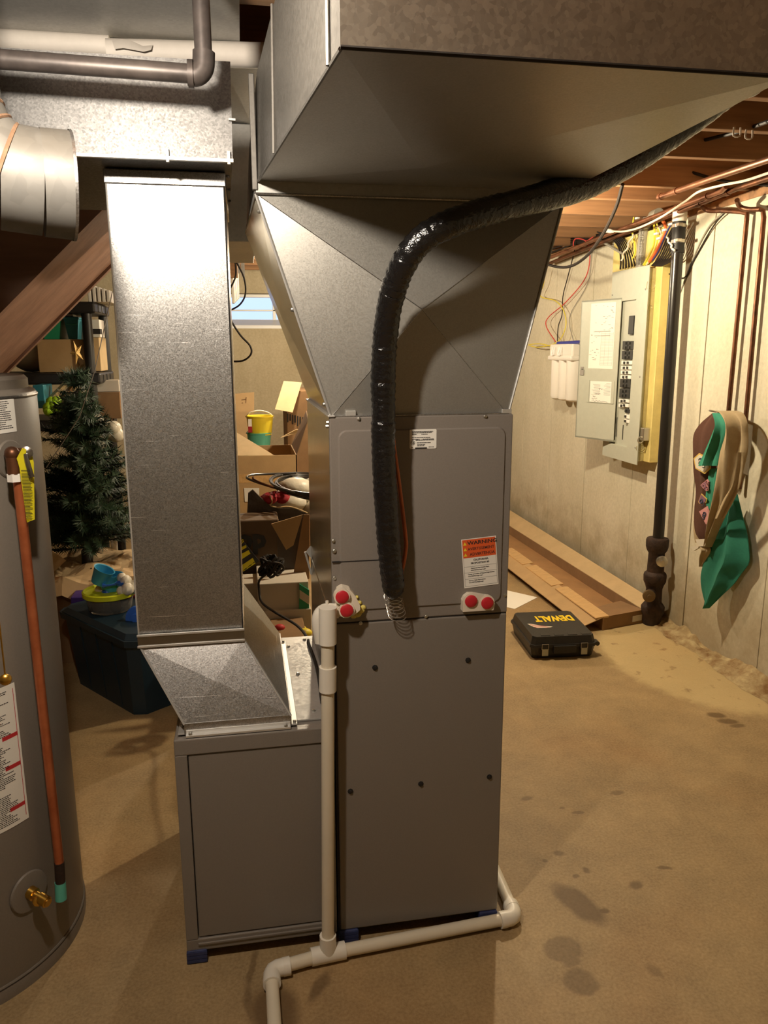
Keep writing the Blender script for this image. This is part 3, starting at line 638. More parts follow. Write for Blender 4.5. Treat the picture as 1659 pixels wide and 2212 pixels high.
cen_ = (pb_[0] + pb_[1] + pt[0] + pt[1]) / 4; cen_ = cen_ + (pb_[1] - pb_[0]).cross(pt[0] - pb_[0]).normalized() * .0425
for q in (pb_[0], pb_[1], pt[0], pt[1]): obj('crease', MB().tube([q.lerp(cen_, .02), cen_], .0009, 5), M['galv'], sp)
obj('base_flange', MB().box(-.004, .012, -.004, UD - .005, UT, UT + .004, b=.001), M['edge_metal'], sp)
obj('base_flange', MB().box(.004, UW - .008, .002, .014, UT, UT + .003, b=.001), M['galv'], sp)
obj('top_collar', MB().hexa([V(-.151, .008, zj), V(.554, .008, zj), V(.554, .622, zj), V(-.172, .602, zj)], [V(-.148, .008, 1.921), V(.552, .008, 1.921), V(.552, .65, 1.921), V(-.168, .65, 1.921)]), M['galv_old'], sp)
obj('collar_bead', MB().tube([V(-.151, .005, zj), V(.555, .005, zj)], .0025, 6), M['galv'], sp)
for t in (.06, .5, .93):
    q = pb_[0].lerp(pt[0], t) + V(-.006, .006, 0); obj('screw', MB().sphere(q, .0055, 8, 6), M['zinc'], sp)
for q in (V(.43, .004, UT + .004), V(.05, .004, UT + .006)): obj('corner_tab', MB().box(q.x - .012, q.x + .012, q.y - .002, q.y + .006, q.z - .004, q.z + .008, b=.001), M['edge_metal'], sp)
st = thing('supply_trunk_duct', 'wide dull galvanized trunk duct overhead, reaching out above the plenum', 'duct', (.24, -.05, 1.921))
b_ = [V(-.062, -.762, 1.921), V(.548, -.762, 1.921), V(.560, -.0, 1.921), V(.560, .68, 1.921), V(-.166, .68, 1.921), V(-.147, .02, 1.921)]
t_ = [V(-.062, -.762, 2.22), V(.548, -.762, 2.22), V(.560, 0, 2.20), V(.560, .68, 2.16), V(-.150, .68, 2.14), V(-.140, .02, 2.135)]
obj('front_panel', MB().plate([b_[0], b_[1], t_[1], t_[0]], (0, .004, 0)), M['galv_mott'], st)
f = MB(); ctr = V(.16, -.26, 1.899)
vs = b_[:3] + [b_[5], ctr, V(.14, -.05, 1.912)]; f.add(vs, [(0, 1, 4), (1, 2, 4), (2, 5, 4), (5, 3, 4), (3, 0, 4), (2, 3, 5)])
obj('bottom_panel', f, M['galv_plen'], st)
obj('bottom_panel', MB().add([b_[2], b_[3], b_[4], b_[5]], [(0, 1, 2, 3)]), M['galv_old'], st)
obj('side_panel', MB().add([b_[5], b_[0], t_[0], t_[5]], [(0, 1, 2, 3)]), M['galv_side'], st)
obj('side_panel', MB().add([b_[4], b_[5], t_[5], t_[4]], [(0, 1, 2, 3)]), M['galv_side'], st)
obj('side_panel', MB().add([b_[1], b_[2], b_[3], t_[3], t_[2], t_[1]], [(0, 1, 4, 5), (1, 2, 3, 4)]), M['galv_old'], st)
obj('top_panel', MB().add(t_, [(0, 1, 2, 3, 4, 5)]), M['galv_old'], st)
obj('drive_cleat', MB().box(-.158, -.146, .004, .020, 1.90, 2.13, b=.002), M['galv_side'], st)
for k in (.34, .93):
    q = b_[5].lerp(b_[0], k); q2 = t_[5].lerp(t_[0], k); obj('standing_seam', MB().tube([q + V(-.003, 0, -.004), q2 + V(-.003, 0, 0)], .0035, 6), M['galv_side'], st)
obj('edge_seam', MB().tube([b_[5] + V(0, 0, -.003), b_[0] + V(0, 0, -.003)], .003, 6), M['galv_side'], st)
obj('edge_seam', MB().tube([b_[0] + V(0, 0, -.001), b_[1] + V(0, 0, -.001)], .0028, 6), M['seam'], st)
obj('side_cap', MB().sphere(V(.475, .30, 1.50), .022, 12, 8, (1.3, 1, 1.2)).box(.44, .48, .28, .32, 1.47, 1.53), M['black'], sp, label='black cap on the side of the plenum')

# ================================================================== OTHER DUCTS AND PIPES UP LEFT
hd = thing('return_header_duct', 'flat galvanized header duct lit by the bulb, over the upright drop duct', 'duct', (-.7, .3, 1.955))
hb = [V(-1.6, -.005, 1.956), V(-.197, -.005, 1.956), V(-.216, .66, 1.956), V(-1.6, .66, 1.956)]
ht = [p + V(.003, 0, .19) for p in hb]
obj('header_body', MB().hexa(hb, ht), M['galv_hdr'], hd)
obj('front_hem', MB().box(-1.6, -.195, -.012, -.003, 1.950, 1.958, b=.001), M['edge_metal'], hd)
for x in (-.205, -.33): obj('hem_tab', MB().box(x - .003, x + .003, -.014, -.004, 1.946, 1.972), M['galv_old'], hd)
obj('end_tab', MB().box(-.202, -.188, -.012, -.002, 2.032, 2.036), M['galv_old'], hd)
for y in (.15, .3, .45): obj('rivet', MB().sphere(V(-.209 + y * -.003, y, 1.955), .004, 8, 6), M['galv_old'], hd)
obj('ceiling_sheet_panel', MB().box(-.75, -.04, .298, 1.02, 2.282, 2.288), M['galv_old'], None, 'grey sheet metal on the joists behind the header duct', 'sheet metal')
obj('ceiling_sheet_panel', MB().hexa([V(-2.2, -.33, 2.282), V(-.17, -.33, 2.282), V(-.17, .30, 2.282), V(-2.2, .30, 2.282)], [V(-2.2, -.33, 2.288), V(-.17, -.33, 2.288), V(-.17, .30, 2.288), V(-2.2, .30, 2.288)]),
    M['galv_old'], label='grey sheet metal nailed across the joists above the iron pipe', cat='sheet metal')
wp_ = thing('wrapped_pipe', 'white wrapped pipe with a torn flap, running above the header duct', 'pipe', (-.6, .30, 2.22))
obj('pipe_wrap', MB().tube([P(-60, 84, y=.30), P(238, 100, y=.30)], .024, 12), M['white_d'], wp_, sm=True)
obj('pipe_wrap', MB().tube([P(232, 112, y=.28), P(575, 120, y=.28)], .028, 12), M['white_d'], wp_, sm=True)
pp = [P(u, v, y=.245) for (u, v) in ((242, 88), (262, 84), (286, 90), (308, 100), (330, 98))]; pq = [P(u, v, y=.235) for (u, v) in ((248, 106), (266, 104), (290, 108), (310, 112), (326, 108))]
f = MB(); f.add(pp + pq + [p + V(0, .004, .002) for p in pp] + [p + V(0, .004, .002) for p in pq], [(i, i + 1, i + 6, i + 5) for i in range(4)] + [(10 + i, 15 + i, 16 + i, 11 + i) for i in range(4)] + [(5 + i, 6 + i, 16 + i, 15 + i) for i in range(4)] + [(i, 10 + i, 11 + i, i + 1) for i in range(4)])
obj('torn_flap', f, M['white_d'], wp_, sm=True)
gp = thing('gas_pipe', 'black iron gas pipe turning up at an elbow, in front of the header duct', 'pipe', (-.4, -.15, 2.05))
ga, gb = P(-80, 122, y=-.15), P(420, 160, y=-.15)
obj('pipe', MB().tube([ga, gb], .0168, 14), M['gas'], gp, sm=True)
ge = P(441, 150, y=-.15)
obj('elbow', MB().tube(smooth([gb + V(-.012, 0, 0), gb + V(.004, 0, .0), ge + V(-.002, 0, .004), ge + V(.001, 0, .03)], 4), .021, 14), M['gas'], gp, sm=True)
obj('elbow_collar', MB().tube([gb + V(-.012, 0, 0), gb + V(-.002, 0, 0)], .0245, 14), M['gas'], gp, sm=True)
obj('riser', MB().tube([ge + V(0, 0, .01), V(ge.x, ge.y, JOIST_Z - .002)], .0165, 14), M['gas'], gp, sm=True)
el = thing('round_duct_elbow', 'stained round galvanized duct elbow with segmented bend, near the stairs', 'duct', (-.6, -.25, 1.75))
ec = P(157, 403, y=-.25); ax = V(math.cos(.28), math.sin(.28), -.02).normalized(); rr = .088
segs = [ec, ec - ax * .05, ec - ax * .115 + V(0, 0, .004), ec - ax * .165 + V(0, 0, .045), ec - ax * .19 + V(0, 0, .11), V(0, 0, 0)]
segs[5] = V(segs[4].x, segs[4].y, JOIST_Z)
obj('end_collar', MB().tube([segs[0], segs[1]], [rr * 1.03, rr * 1.01], 28, caps=False), M['galv_stain'], el, sm=True)
obj('end_bead', MB().tube([segs[0] + ax * .001, segs[0] - ax * .004], [rr * 1.05, rr * 1.05], 28, caps=False), M['galv'], el, sm=True)
for i in range(1, 5):
    g = obj('elbow_gore', MB().tube([segs[i], segs[i + 1]], rr * (1.0 - .004 * (i % 2)), 28, caps=False), M['galv_stain'], el, sm=True)
for i in (2, 3, 4):
    t = (segs[i + 1] - segs[i - 1]).normalized(); c_ = segs[i]; u = t.cross(V(0, 1, 0)).normalized(); w_ = t.cross(u)
    obj('gore_seam', MB().tube([c_ + (u * math.cos(k * .2244) + w_ * math.sin(k * .2244)) * (rr * 1.03) for k in range(28)], .0035, 6, closed=True), M['rust'], el)
obj('rear_trunk_duct', MB().box(P(480, 400, y=.95).x, P(549, 400, y=.95).x, .95, 1.6, P(515, 522, y=.95).z, 2.28, b=.003), M['galv_old'], label='dark square duct drop seen between the header duct and the plenum', cat='duct')

# ================================================================== STAIRCASE (seen from below)
sa, sb = P(30, 790, y=2.0), P(235, 583, y=2.0)
dv = (sb - sa).normalized(); nv = V(-dv.z, 0, dv.x)
stc = thing('staircase', 'dark brown wooden staircase rising past the water heater, seen from below', 'stairs', (sa.x, 1.5, 0))
A = sa - dv * ((sa.z - .02) / dv.z); B = sa + dv * ((2.24 - sa.z) / dv.z)
A.y = B.y = 0
for y in (1.15, 2.0):
    o_ = V(0, y, 0)
    obj('stringer', MB().plate([A + o_, B + o_ , B + o_ + nv * .235 - dv * .2, A + o_ + nv * .235 + dv * .0], (0, .038, 0)), M['wood_d'], stc)
nst = 11; L_ = (B - A).length
for i in range(nst):
    q = A + dv * (L_ * (i + .6) / nst) + nv * .20
    if q.z > 2.22: break
    obj('tread', MB().box(q.x - .02, q.x + .25, 1.19, 1.998, q.z, q.z + .03, b=.004), M['wood_d'], stc)
    obj('riser', MB().box(q.x - .02, q.x, 1.19, 1.998, q.z - .17, q.z, b=.002), M['wood_d'], stc)
obj('soffit_board', MB().hexa([A + V(0, 1.19, 0) + nv * .012, B + V(0, 1.19, 0) + nv * .012, B + V(0, 1.998, 0) + nv * .012, A + V(0, 1.998, 0) + nv * .012], [A + V(0, 1.19, 0) + nv * .026, B + V(0, 1.19, 0) + nv * .026, B + V(0, 1.998, 0) + nv * .026, A + V(0, 1.998, 0) + nv * .026]), M['wood_d'], stc)
obj('side_skirt', MB().plate([A + nv * .20 + V(0, 1.195, 0), B + nv * .20 + V(0, 1.195, 0) - dv * .16, V(B.x - .1, 1.195, 2.26), V(A.x, 1.195, 2.26)], (0, .018, 0)), M['wood_d'], stc)

# ================================================================== WATER HEATER
TC = V(-1.026, .221, 0); TR = .33
def TK(u, v, r):       # pixel ray onto the tank cylinder of radius r
    d = CAMX * (u - CX) + CAMD * (v - CY) + CAMF * FPX
    ox, oy = CAMP.x - TC.x, CAMP.y - TC.y
    a = d.x * d.x + d.y * d.y; b = 2 * (ox * d.x + oy * d.y); c = ox * ox + oy * oy - r * r
    D = max(0.0, b * b - 4 * a * c); t = (-b - math.sqrt(D)) / (2 * a); return CAMP + d * t
wh = thing('water_heater', 'tall taupe water heater tank with a copper relief pipe, cut by the picture edge', 'water heater', (TC.x, TC.y, 0))
obj('tank', MB().lathe([(.30, .02), (TR - .004, .03), (TR, .05), (TR, 1.462), (TR - .005, 1.470), (TR - .018, 1.475), (TR - .018, 1.496), (TR - .026, 1.505), (.05, 1.52)], TC, 96), M['tank'], wh, sm=True)
obj('base_band', MB().lathe([(TR + .002, .0), (TR + .003, .04), (TR + .001, .044), (TR - .01, .044)], TC, 96), M['tank'], wh, sm=True)
obj('base_seam', MB().lathe([(TR + .0032, .036), (TR + .0036, .038), (TR + .0032, .040)], TC, 96), M['tank_seam'], wh)
obj('cap_seam', MB().lathe([(TR + .0012, 1.455), (TR + .0022, 1.4585), (TR + .0012, 1.462)], TC, 96), M['galv'], wh)
def ang(p): return math.atan2(p.y - TC.y, p.x - TC.x)
def patch(a0, a1, z0, z1, r, th=.0006, n=16):
    f = MB(); vs = []; fs = []
    for i in range(n + 1):
        a = a0 + (a1 - a0) * i / n
        for (rr_, z) in ((r, z0), (r, z1), (r + th, z1), (r + th, z0)): vs.append(V(TC.x + rr_ * math.cos(a), TC.y + rr_ * math.sin(a), z))
    for i in range(n):
        for j in range(4): fs.append((i * 4 + j, i * 4 + (j + 1) % 4, (i + 1) * 4 + (j + 1) % 4, (i + 1) * 4 + j))
    fs += [(0, 1, 2, 3), tuple(n * 4 + j for j in (3, 2, 1, 0))]
    return f.add(vs, fs)
def lines(a0, a1, zs, h, seed, r, fill=.97):
    q = random.Random(seed); f = MB(); s_ = 1 if a1 > a0 else -1
    for z in zs:
        a = a0; end = a0 + (a1 - a0) * q.uniform(fill - .2, fill)
        while (end - a) * s_ > 0:
            w_ = q.uniform(.004, .017); p1 = patch(a, a + s_ * w_, z, z + h, r, .0003, 1); f.add(p1.v, p1.f); a += s_ * (w_ + .0035)
    return f
# upper label
pr = TK(33, 905, TR); ar = ang(pr); zt_, zb_ = TK(30, 857, TR).z, TK(30, 925, TR).z
zb_ -= .008
l1 = obj('upper_label', patch(ar, ar - .46, zb_, zt_, TR + .0005), M['paper'], wh, label='white printed safety label near the tank top')
obj('printed_lines', lines(ar - .40, ar - .03, [zt_ - .010 - .0046 * k for k in range(int((zt_ - zb_ - .014) / .0046))], .0022, 5, TR + .0011), M['ink'], l1)
# lower long label
pr = TK(48, 1640, TR); ar = ang(TK(46, 1620, TR)); zt2, zb2 = TK(20, 1478, TR).z, TK(58, 1768, TR).z
l2 = obj('lower_label', patch(ar, ar - .62, zb2, zt2, TR + .0005, n=20), M['paper'], wh, label='long white instruction label with red bars')
hh = zt2 - zb2
for k, (z0, z1) in enumerate(((.66, .98), (.30, .61), (.03, .26))):
    n_ = int(hh * (z1 - z0) / .0046)
    obj('printed_lines', lines(ar - .55, ar - .06, [zb2 + hh * z0 + .0046 * j for j in range(n_)],   .0021, 20 + k, TR + .0011), M['ink'], l2)
for z in (.63, .415, .115): obj('red_bar', patch(ar - .02 - .0, ar - .14, zb2 + hh * z, zb2 + hh * z + .010, TR + .0011, .0003, 4), M['lab_red'], l2)
obj('border_line', patch(ar - .018, ar - .022, zb2 + .012, zt2 - .012, TR + .0011, .0003, 1), M['lab_red'], l2)
# relief valve, copper discharge pipe, tag
def RAD(p, k): d = V(p.x - TC.x, p.y - TC.y, 0).normalized(); return p + d * k
cen = TK(22, 992, TR)
obj('valve_escutcheon', MB().lathe([(.045, 0), (.042, .004), (.02, .006)], RAD(cen, 0.0), 24, (cen - TC) * V(1, 1, 0) if False else V(cen.x - TC.x, cen.y - TC.y, 0)), M['tank'], wh, sm=True)
v0 = TK(22, 985, TR); v1 = TK(26, 980, TR + .05)
vt = V(v1.x, v1.y, v1.z)
obj('relief_valve', MB().tube([v0, v1], .0145, 12).sphere(v1, .0165, 12, 8).tube([v1, v1 + V(0, 0, -.045)], .0145, 12).tube([v1, TK(52, 980, TR + .05)], .013, 12), M['copper_d'], wh, sm=True)
top = v1 + V(.0, 0, -.04)
obj('valve_nut', MB().tube([top + V(0, 0, -.004), top + V(0, 0, -.022)], .0155, 6), M['white'], wh)
bot = RAD(TK(128, 1862, TR), .045); bot = TK(128, 1862, TR + .045); top2 = TK(36, 1010, TR + .05)
obj('discharge_pipe', MB().tube([top2, bot], .0112, 14), M['copper'], wh, sm=True)
obj('pipe_end', MB().tube([bot, TK(131, 1915, TR + .04)], .0125, 12), M['iron'], wh, sm=True)
obj('teal_tape', MB().tube([TK(130, 1905, TR + .04), TK(132, 1942, TR + .04)], [.0135, .0145], 12), M['tpail'], wh, sm=True)
lev = TK(57, 978, TR + .062)
obj('test_lever', MB().lathe([(.014, 0), (.014, .006), (.006, .009)], lev, 14, (.2, -1, .1)).box(lev.x - .006, lev.x + .006, lev.y - .016, lev.y - .012, lev.z - .055, lev.z, b=.002, rot=Matrix.Rotation(-.18, 3, 'Y'), piv=lev), M['galv_shiny'], wh, sm=True)
tg = [(36, 990), (48, 968), (68, 975), (73, 1000), (75, 1122), (58, 1129), (42, 1010)]
tgp = [TK(u, v, TR + .068) for i, (u, v) in enumerate(tg)]
tag_o = obj('yellow_tag', MB().plate([p for p in tgp], (0, .0012, 0)), M['yellow'], wh, label='yellow paper warning tag hanging from the valve')
f = MB(); RT = random.Random(12)
for k in range(34):
    v = 1016 + k * 3.1; uL = 47 + (v - 1016) * .10; uR = 72
    c0, c1 = TK(uL, v, TR + .074), TK(uR - RT.uniform(0, 6), v, TR + .074)
    d = V(-.0, -.006, 0); f.plate([c0 + d, c1 + d, c1 + d + V(0, 0, .0012), c0 + d + V(0, 0, .0012)], (0, .0006, 0))
obj('printed_lines', f, M['ink'], tag_o)
# drain valve
dc = TK(62, 1925, TR)
obj('drain_escutcheon', MB().lathe([(.052, 0), (.050, .005), (.045, .006)], dc, 28, V(dc.x - TC.x, dc.y - TC.y, 0)), M['tank'], wh, sm=True)
o_ = V(dc.x - TC.x, dc.y - TC.y, 0).normalized()
obj('drain_valve', MB().lathe([(.016, .004), (.016, .02), (.011, .022), (.011, .035), (.014, .036), (.014, .06), (.0105, .061), (.0105, .065)], dc + V(0, 0, 0), 14, o_ + V(.15, 0, -.25)), M['brass'], wh, sm=True)
obj('drain_handle', MB().lathe([(.013, 0), (.013, .012), (.01, .014)], dc + o_ * .03 + V(.0, 0, -.012), 8, o_ + V(-.5, 0, .1)), M['brass'], wh, sm=True)
obj('tank_leg', MB().box(TC.x + .08, TC.x + .12, TC.y - TR + .03, TC.y - TR + .08, 0, .03), M['black'], wh)

# ================================================================== PVC CONDENSATE DRAIN
pv = thing('condensate_drain', 'white plastic drain pipework with a tee, standing before the air handler', 'pipe', (-.034, -.052, 0))
r = .0165; zc = .0235
eL = V(-.182, -.085, zc); te = V(-.034, -.058, zc); eR = V(.492, -.020, zc)
near = V(-.172, -1.2, zc); rear = V(.502, .36, zc)
yv = -.055
tz = lambda v: P(708, v, y=yv).z
vx = lambda v: P(708, v, y=yv).x
vtop = V(vx(1312), yv, tz(1312)); vbot = V(te.x, te.y, zc + .02)
obj('pipe', MB().tube([eL, te], r, 16), M['pvc_aged'], pv, sm=True); obj('pipe', MB().tube([te, eR], r, 16), M['pvc_aged'], pv, sm=True)
obj('pipe', MB().tube([eL, near], r, 16), M['pvc_aged'], pv, sm=True); obj('pipe', MB().tube([eR, rear], r, 16), M['pvc'], pv, sm=True)
obj('standpipe', MB().tube([vbot, V(vx(1390), yv, tz(1390)), V(vx(1330), yv, tz(1330))], r * .98, 16), M['pvc_aged'], pv, sm=True)
dx = (eR - eL).normalized()
def elbow(c_, d1, d2):
    d1 = Vector(d1).normalized(); d2 = Vector(d2).normalized()
    obj('elbow', MB().tube([c_ + d1 * .048, c_ + d1 * .030, c_ + d1 * .0299, c_ + d1 * .016, c_ + d1 * .005 + d2 * .005, c_ + d2 * .016, c_ + d2 * .0299, c_ + d2 * .030, c_ + d2 * .048], [.0225, .0225, .0215, .0212, .021, .0212, .0215, .0225, .0225], 18), M['pvc'], pv, sm=True)
elbow(eL, dx, near - eL); elbow(eR, -dx, rear - eR)
obj('tee', MB().tube([te - dx * .045, te + dx * .045], .0225, 18).tube([te, te + V(0, 0, .055)], .0215, 18), M['pvc'], pv, sm=True)
obj('coupling', MB().tube([V(vx(1492), yv, tz(1492)), V(vx(1440), yv, tz(1440))], .0212, 18), M['pvc'], pv, sm=True)
c0 = V(vx(1390), yv, tz(1390)); c1 = V(vx(1312), yv, tz(1312))
obj('socket', MB().tube([c0, c1, c1 + V(0, 0, -.0005), c1 + V(0, 0, -.012)], [.0212, .0212, .0165, .016], 18), M['pvc'], pv, sm=True)
hp = P(705, 1322, y=-.02)
obj('trap_bend', MB().tube(smooth([V(hp.x - .012, -.02, hp.z - .075), V(hp.x - .018, -.018, hp.z - .02), V(hp.x - .004, -.018, hp.z + .002), V(hp.x + .03, -.018, hp.z + .0)], 5), .018, 14).tube([V(hp.x + .002, -.02, hp.z + .01), V(hp.x + .002, -.02, hp.z + .028)], .004, 8), M['pvc'], pv, sm=True)

# ================================================================== REFRIGERANT LINE
hl = thing('refrigerant_line', 'thick black wrapped refrigerant hose curving down the front of the air handler', 'hose', (.13, -.06, 1.0))
ctrl = [((850, 1268), -.050), ((842, 1200), -.050), ((836, 1120), -.055), ((831, 1040), -.058), ((828, 960), -.060), ((828, 880), -.064), ((828, 800), -.075), ((833, 720), -.10), ((846, 640), -.14), ((872, 570), -.19), ((915, 515), -.215), ((985, 478), -.225), ((1080, 449), -.20), ((1170, 426), -.15), ((1260, 398), -.09), ((1345, 352), -.05), ((1425, 298), -.03), ((1500, 246), -.03), ((1580, 184), -.03), ((1640, 140), -.03)]
hp_ = [P(u, v, y=y) for ((u, v), y) in ctrl]; hp_.append(V(hp_[-1].x + .01, hp_[-1].y + .02, JOIST_Z + .12))
path = smooth(hp_, 14)
RH = random.Random(4); rad = []; s_ = 0.0
for i, p in enumerate(path):
    if i: s_ += (p - path[i - 1]).length
    t = i / len(path); base = .0268 + .013 * min(1, max(0, (t - .60) / .18))
    rib = .0016 * (math.sin(s_ * 2 * math.pi / .017) > .2) if t < .62 else .0004 * math.sin(s_ * 300)
    rad.append(base + rib + RH.uniform(-.0006, .0006))
obj('wrapped_sleeve', MB().tube(path, rad, 20), M['hose'], hl, sm=True)
obj('sleeve_end', MB().tube([path[0] + V(0, 0, .02), path[0] + V(.002, .012, -.012), path[0] + V(.002, .018, -.03)], [.026, .025, .012], 16), M['hose'], hl, sm=True)
tp = smooth([P(u, v, y=y) for (u, v, y) in ((846, 915, -.045), (851, 965, -.040), (860, 1030, -.034), (869, 1100, -.030), (876, 1160, -.030), (877, 1180, -.030), (872, 1215, -.028), (864, 1250, -.02))], 6)
obj('copper_tube', MB().tube(tp, .0052, 10), M['copper'], hl, sm=True)
q = P(846, 1285, y=-.02); f = MB(); pts = []
for i in range(90):
    a = i * .42; pts.append(q + V(.022 * math.cos(a) + .012 * i / 90, -.012 + .010 * math.sin(a), .004 - .055 * i / 90 + .012 * math.sin(a)))
obj('tie_wire', f.tube(pts, .0011, 5), M['steel'], hl, sm=True)
obj('cable_stub', MB().tube([P(826, 1222, y=-.03), P(834, 1235, y=-.045)], .006, 10), M['black'], hl)
M['copper_m'] = mat('brown_copper', S(158, 108, 80), 0.4, 0.65, 0.25, 10, col2=S(118, 76, 54))
ORD = ('first', 'second', 'third', 'fourth', 'fifth', 'sixth', 'seventh', 'eighth', 'ninth')
M['plug_d'] = mat('dull_brass_plug', S(120, 98, 66), .5, .5, .2, 20)

# ================================================================== RIGHT WALL: BREAKER PANEL
XC = 2.075                                   # plane of the panel cover
y0, y1 = 2.385, 2.835; z0, z1 = .893, 2.026   # near / far edge, bottom / top
bp = thing('breaker_panel', 'open grey breaker panel with yellow sided box on the concrete wall', 'breaker panel', (XC, (y0 + y1) / 2, z0))
obj('mounting_board', MB().box(XW - .055, XW - .001, y0 - .055, y1 + .10, z0 + .02, z1 + .20, b=.002), M['yboard'], bp, label='yellow painted mounting board')
obj('enclosure', MB().box(XC + .0215, XW - .055, y0 + .012, y1 - .012, z0 + .02, z1 - .015, b=.002), M['panely'], bp)
for (yk, zk, rk) in ((0, z1 - .11, .034), (0, z1 - .23, .013), (0, z0 + .10, .03)):
    for r_ in (rk, rk * .62): 
        c_ = V((XC + XW - .05) / 2, y0 + .0115, zk)
        obj('knockout', MB().tube([c_ + V(r_ * math.cos(k * .2618), 0, r_ * math.sin(k * .2618)) for k in range(24)], .0016, 4, closed=True), M['panely'], bp)
# cover with a recessed breaker window (built as four strips around it)
wy0, wy1, wzb, wzt = y0 + .130, y1 - .085, z0 + .085, z1 - .175
cv = MB()
for (a, b, c, d) in ((y0, y1, wzt, z1), (y0, y1, z0, wzb), (y0, wy0, wzb, wzt), (wy1, y1, wzb, wzt)): cv.box(XC, XC + .004, a, b, c, d)
cv.box(XC + .003, XC + .022, y0 + .011, y0 + .013, z0 + .02, z1 - .015); obj('cover', cv, M['panelg'], bp)
obj('recess', MB().box(XC + .016, XC + .02, wy0 - .002, wy1 + .002, wzb - .002, wzt + .002), M['panelg'], bp)
obj('recess_rim', MB().box(XC + .001, XC + .018, wy1 - .004, wy1, wzb, wzt).box(XC + .001, XC + .018, wy0, wy0 + .004, wzb, wzt).box(XC + .001, XC + .018, wy0, wy1, wzt - .004, wzt).box(XC + .001, XC + .018, wy0, wy1, wzb, wzb + .004), M['panelg'], bp)
# breakers: two columns
def breaker(yc, zc_, w_, h, dark=True, side=1):
    b = obj('breaker', MB().box(XC - .002, XC + .018, yc - w_ / 2, yc + w_ / 2, zc_ - h / 2, zc_ + h / 2, b=.002), M['dark_pl' if dark else 'white'], bp)
    if h < .035: ks = (0,)
    else: ks = (-h / 4, h / 4)
    for k in ks: obj('toggle', MB().box(XC - .010, XC - .001, yc - side * w_ * .22 - .007, yc - side * w_ * .22 + .007, zc_ + k - .007, zc_ + k + .007, b=.001), M['dark_pl'], b)
def by(u, v): return P(u, v, x=XC)
nearY = by(1356, 760).y; farY = by(1350, 760).y
c1 = by(1364, 700); obj('main_breaker', MB().box(XC - .004, XC + .018, c1.y - .03, c1.y + .03, by(1364, 722).z, by(1364, 682).z, b=.003), M['dark_pl'], bp)
rows = [(736, 756, 1), (757, 777, 1), (779, 788, 0), (790, 799, 0), (800, 809, 0), (810, 819, 0), (818, 838, 1), (839, 860, 1), (862, 870, 0), (872, 880, 0)]
for k, (va, vb, dk) in enumerate(rows):
    uN, uF = 1364 - (va - 736) * .085, 1351 - (va - 736) * .068
    for (u, sd) in ((uN, -1), (uF, 1)):
        a, b = by(u, va), by(u, vb)
        breaker(a.y, (a.z + b.z) / 2, .062, a.z - b.z - .003, bool(dk), sd)
for k, (va, vb, dk) in enumerate(((883, 893, 1), (895, 905, 0), (906, 914, 0))):
    u = 1357 - (va - 860) * .05; a, b = by(u, va), by(u, vb); breaker(a.y, (a.z + b.z) / 2, .062, a.z - b.z - .003, bool(dk), -1)
obj('slot_line', MB().box(XC + .012, XC + .0165, wy1 - .06, wy1 - .057, wzb + .05, wzb + .17).box(XC + .012, XC + .0165, wy1 - .145, wy1 - .142, wzb + .04, wzb + .13), M['seam'], bp)
for (yy, zz) in ((y0 + .03, z1 - .13), (y0 + .03, z1 - .62), (y0 + .03, z0 + .10), (y1 - .015, z1 - .135)):
    obj('screw', MB().lathe([(.006, 0), (.005, .003)], V(XC, yy, zz), 8, (-1, 0, 0)), M['ink2'], bp)
# door hinged on the far side, swung wide open
dpl = []
hx, hy = XC - .002, wy1 + .01
h_t, h_b = P(1343, 641, x=hx), P(1322, 957, x=hx)
hy = (h_t.y + h_b.y) / 2 ; hy = P(1335, 780, x=hx).y
dirv = V(-.62, .62, 0).normalized(); dw = .335
# door plane: find the yaw for which the free edge falls where the photograph shows it
best = None
for i in range(90):
    a = math.radians(i + 1); dvv = V(-math.sin(a), math.cos(a), 0); q = V(hx, hy, 1.45) + dvv * dw
    rel = q - CAMP; uu = CX + FPX * rel.dot(CAMX) / rel.dot(CAMF)
    if best is None or abs(uu - 1249) < best[0]: best = (abs(uu - 1249), dvv)
dirv = best[1]; nrm = V(dirv.y, -dirv.x, 0); nrm = nrm if nrm.dot(CAMP - V(hx, hy, 1.4)) > 0 else -nrm
dz0, dz1 = h_b.z + .008, h_t.z - .006
def DQ(s0, s1, t0, t1, off): return [V(hx, hy, 0) + dirv * (dw * s_) + nrm * off + V(0, 0, dz0 + (dz1 - dz0) * t) for (s_, t) in ((s0, t0), (s1, t0), (s1, t1), (s0, t1))]
dr = obj('door', MB().plate(DQ(0, 1, 0, 1, 0), nrm * -.003).plate(DQ(.97, 1, 0, 1, 0), nrm * -.014).plate(DQ(0, 1, 0, .012, 0), nrm * -.014).plate(DQ(0, 1, .988, 1, 0), nrm * -.014), M['panelg'], bp)
ch_ = obj('circuit_chart', MB().plate(DQ(.12, .74, .515, .975, .0008), nrm * .0006), M['paper'], dr, label='white printed circuit chart')
f = MB(); RP = random.Random(9)
for k in range(22):
    t = .54 + k * .0105
    f.plate(DQ(.14, .44, t, t + .0012, .0016), nrm * .0002)
for s_ in (.14, .24, .34, .44): f.plate(DQ(s_, s_ + .003, .54, .77, .0016), nrm * .0002)
for k in range(46):
    t = .54 + RP.random() * .42; s_ = .48 + RP.random() * .2 if t < .78 else .15 + RP.random() * .45
    f.plate(DQ(s_, s_ + RP.uniform(.02, .06), t, t + .003, .0016), nrm * .0002)
f.plate(DQ(.22, .62, .775, .779, .0016), nrm * .0002); f.plate(DQ(.22, .62, .745, .749, .0016), nrm * .0002)
obj('printed_lines', f, M['ink2'], ch_)
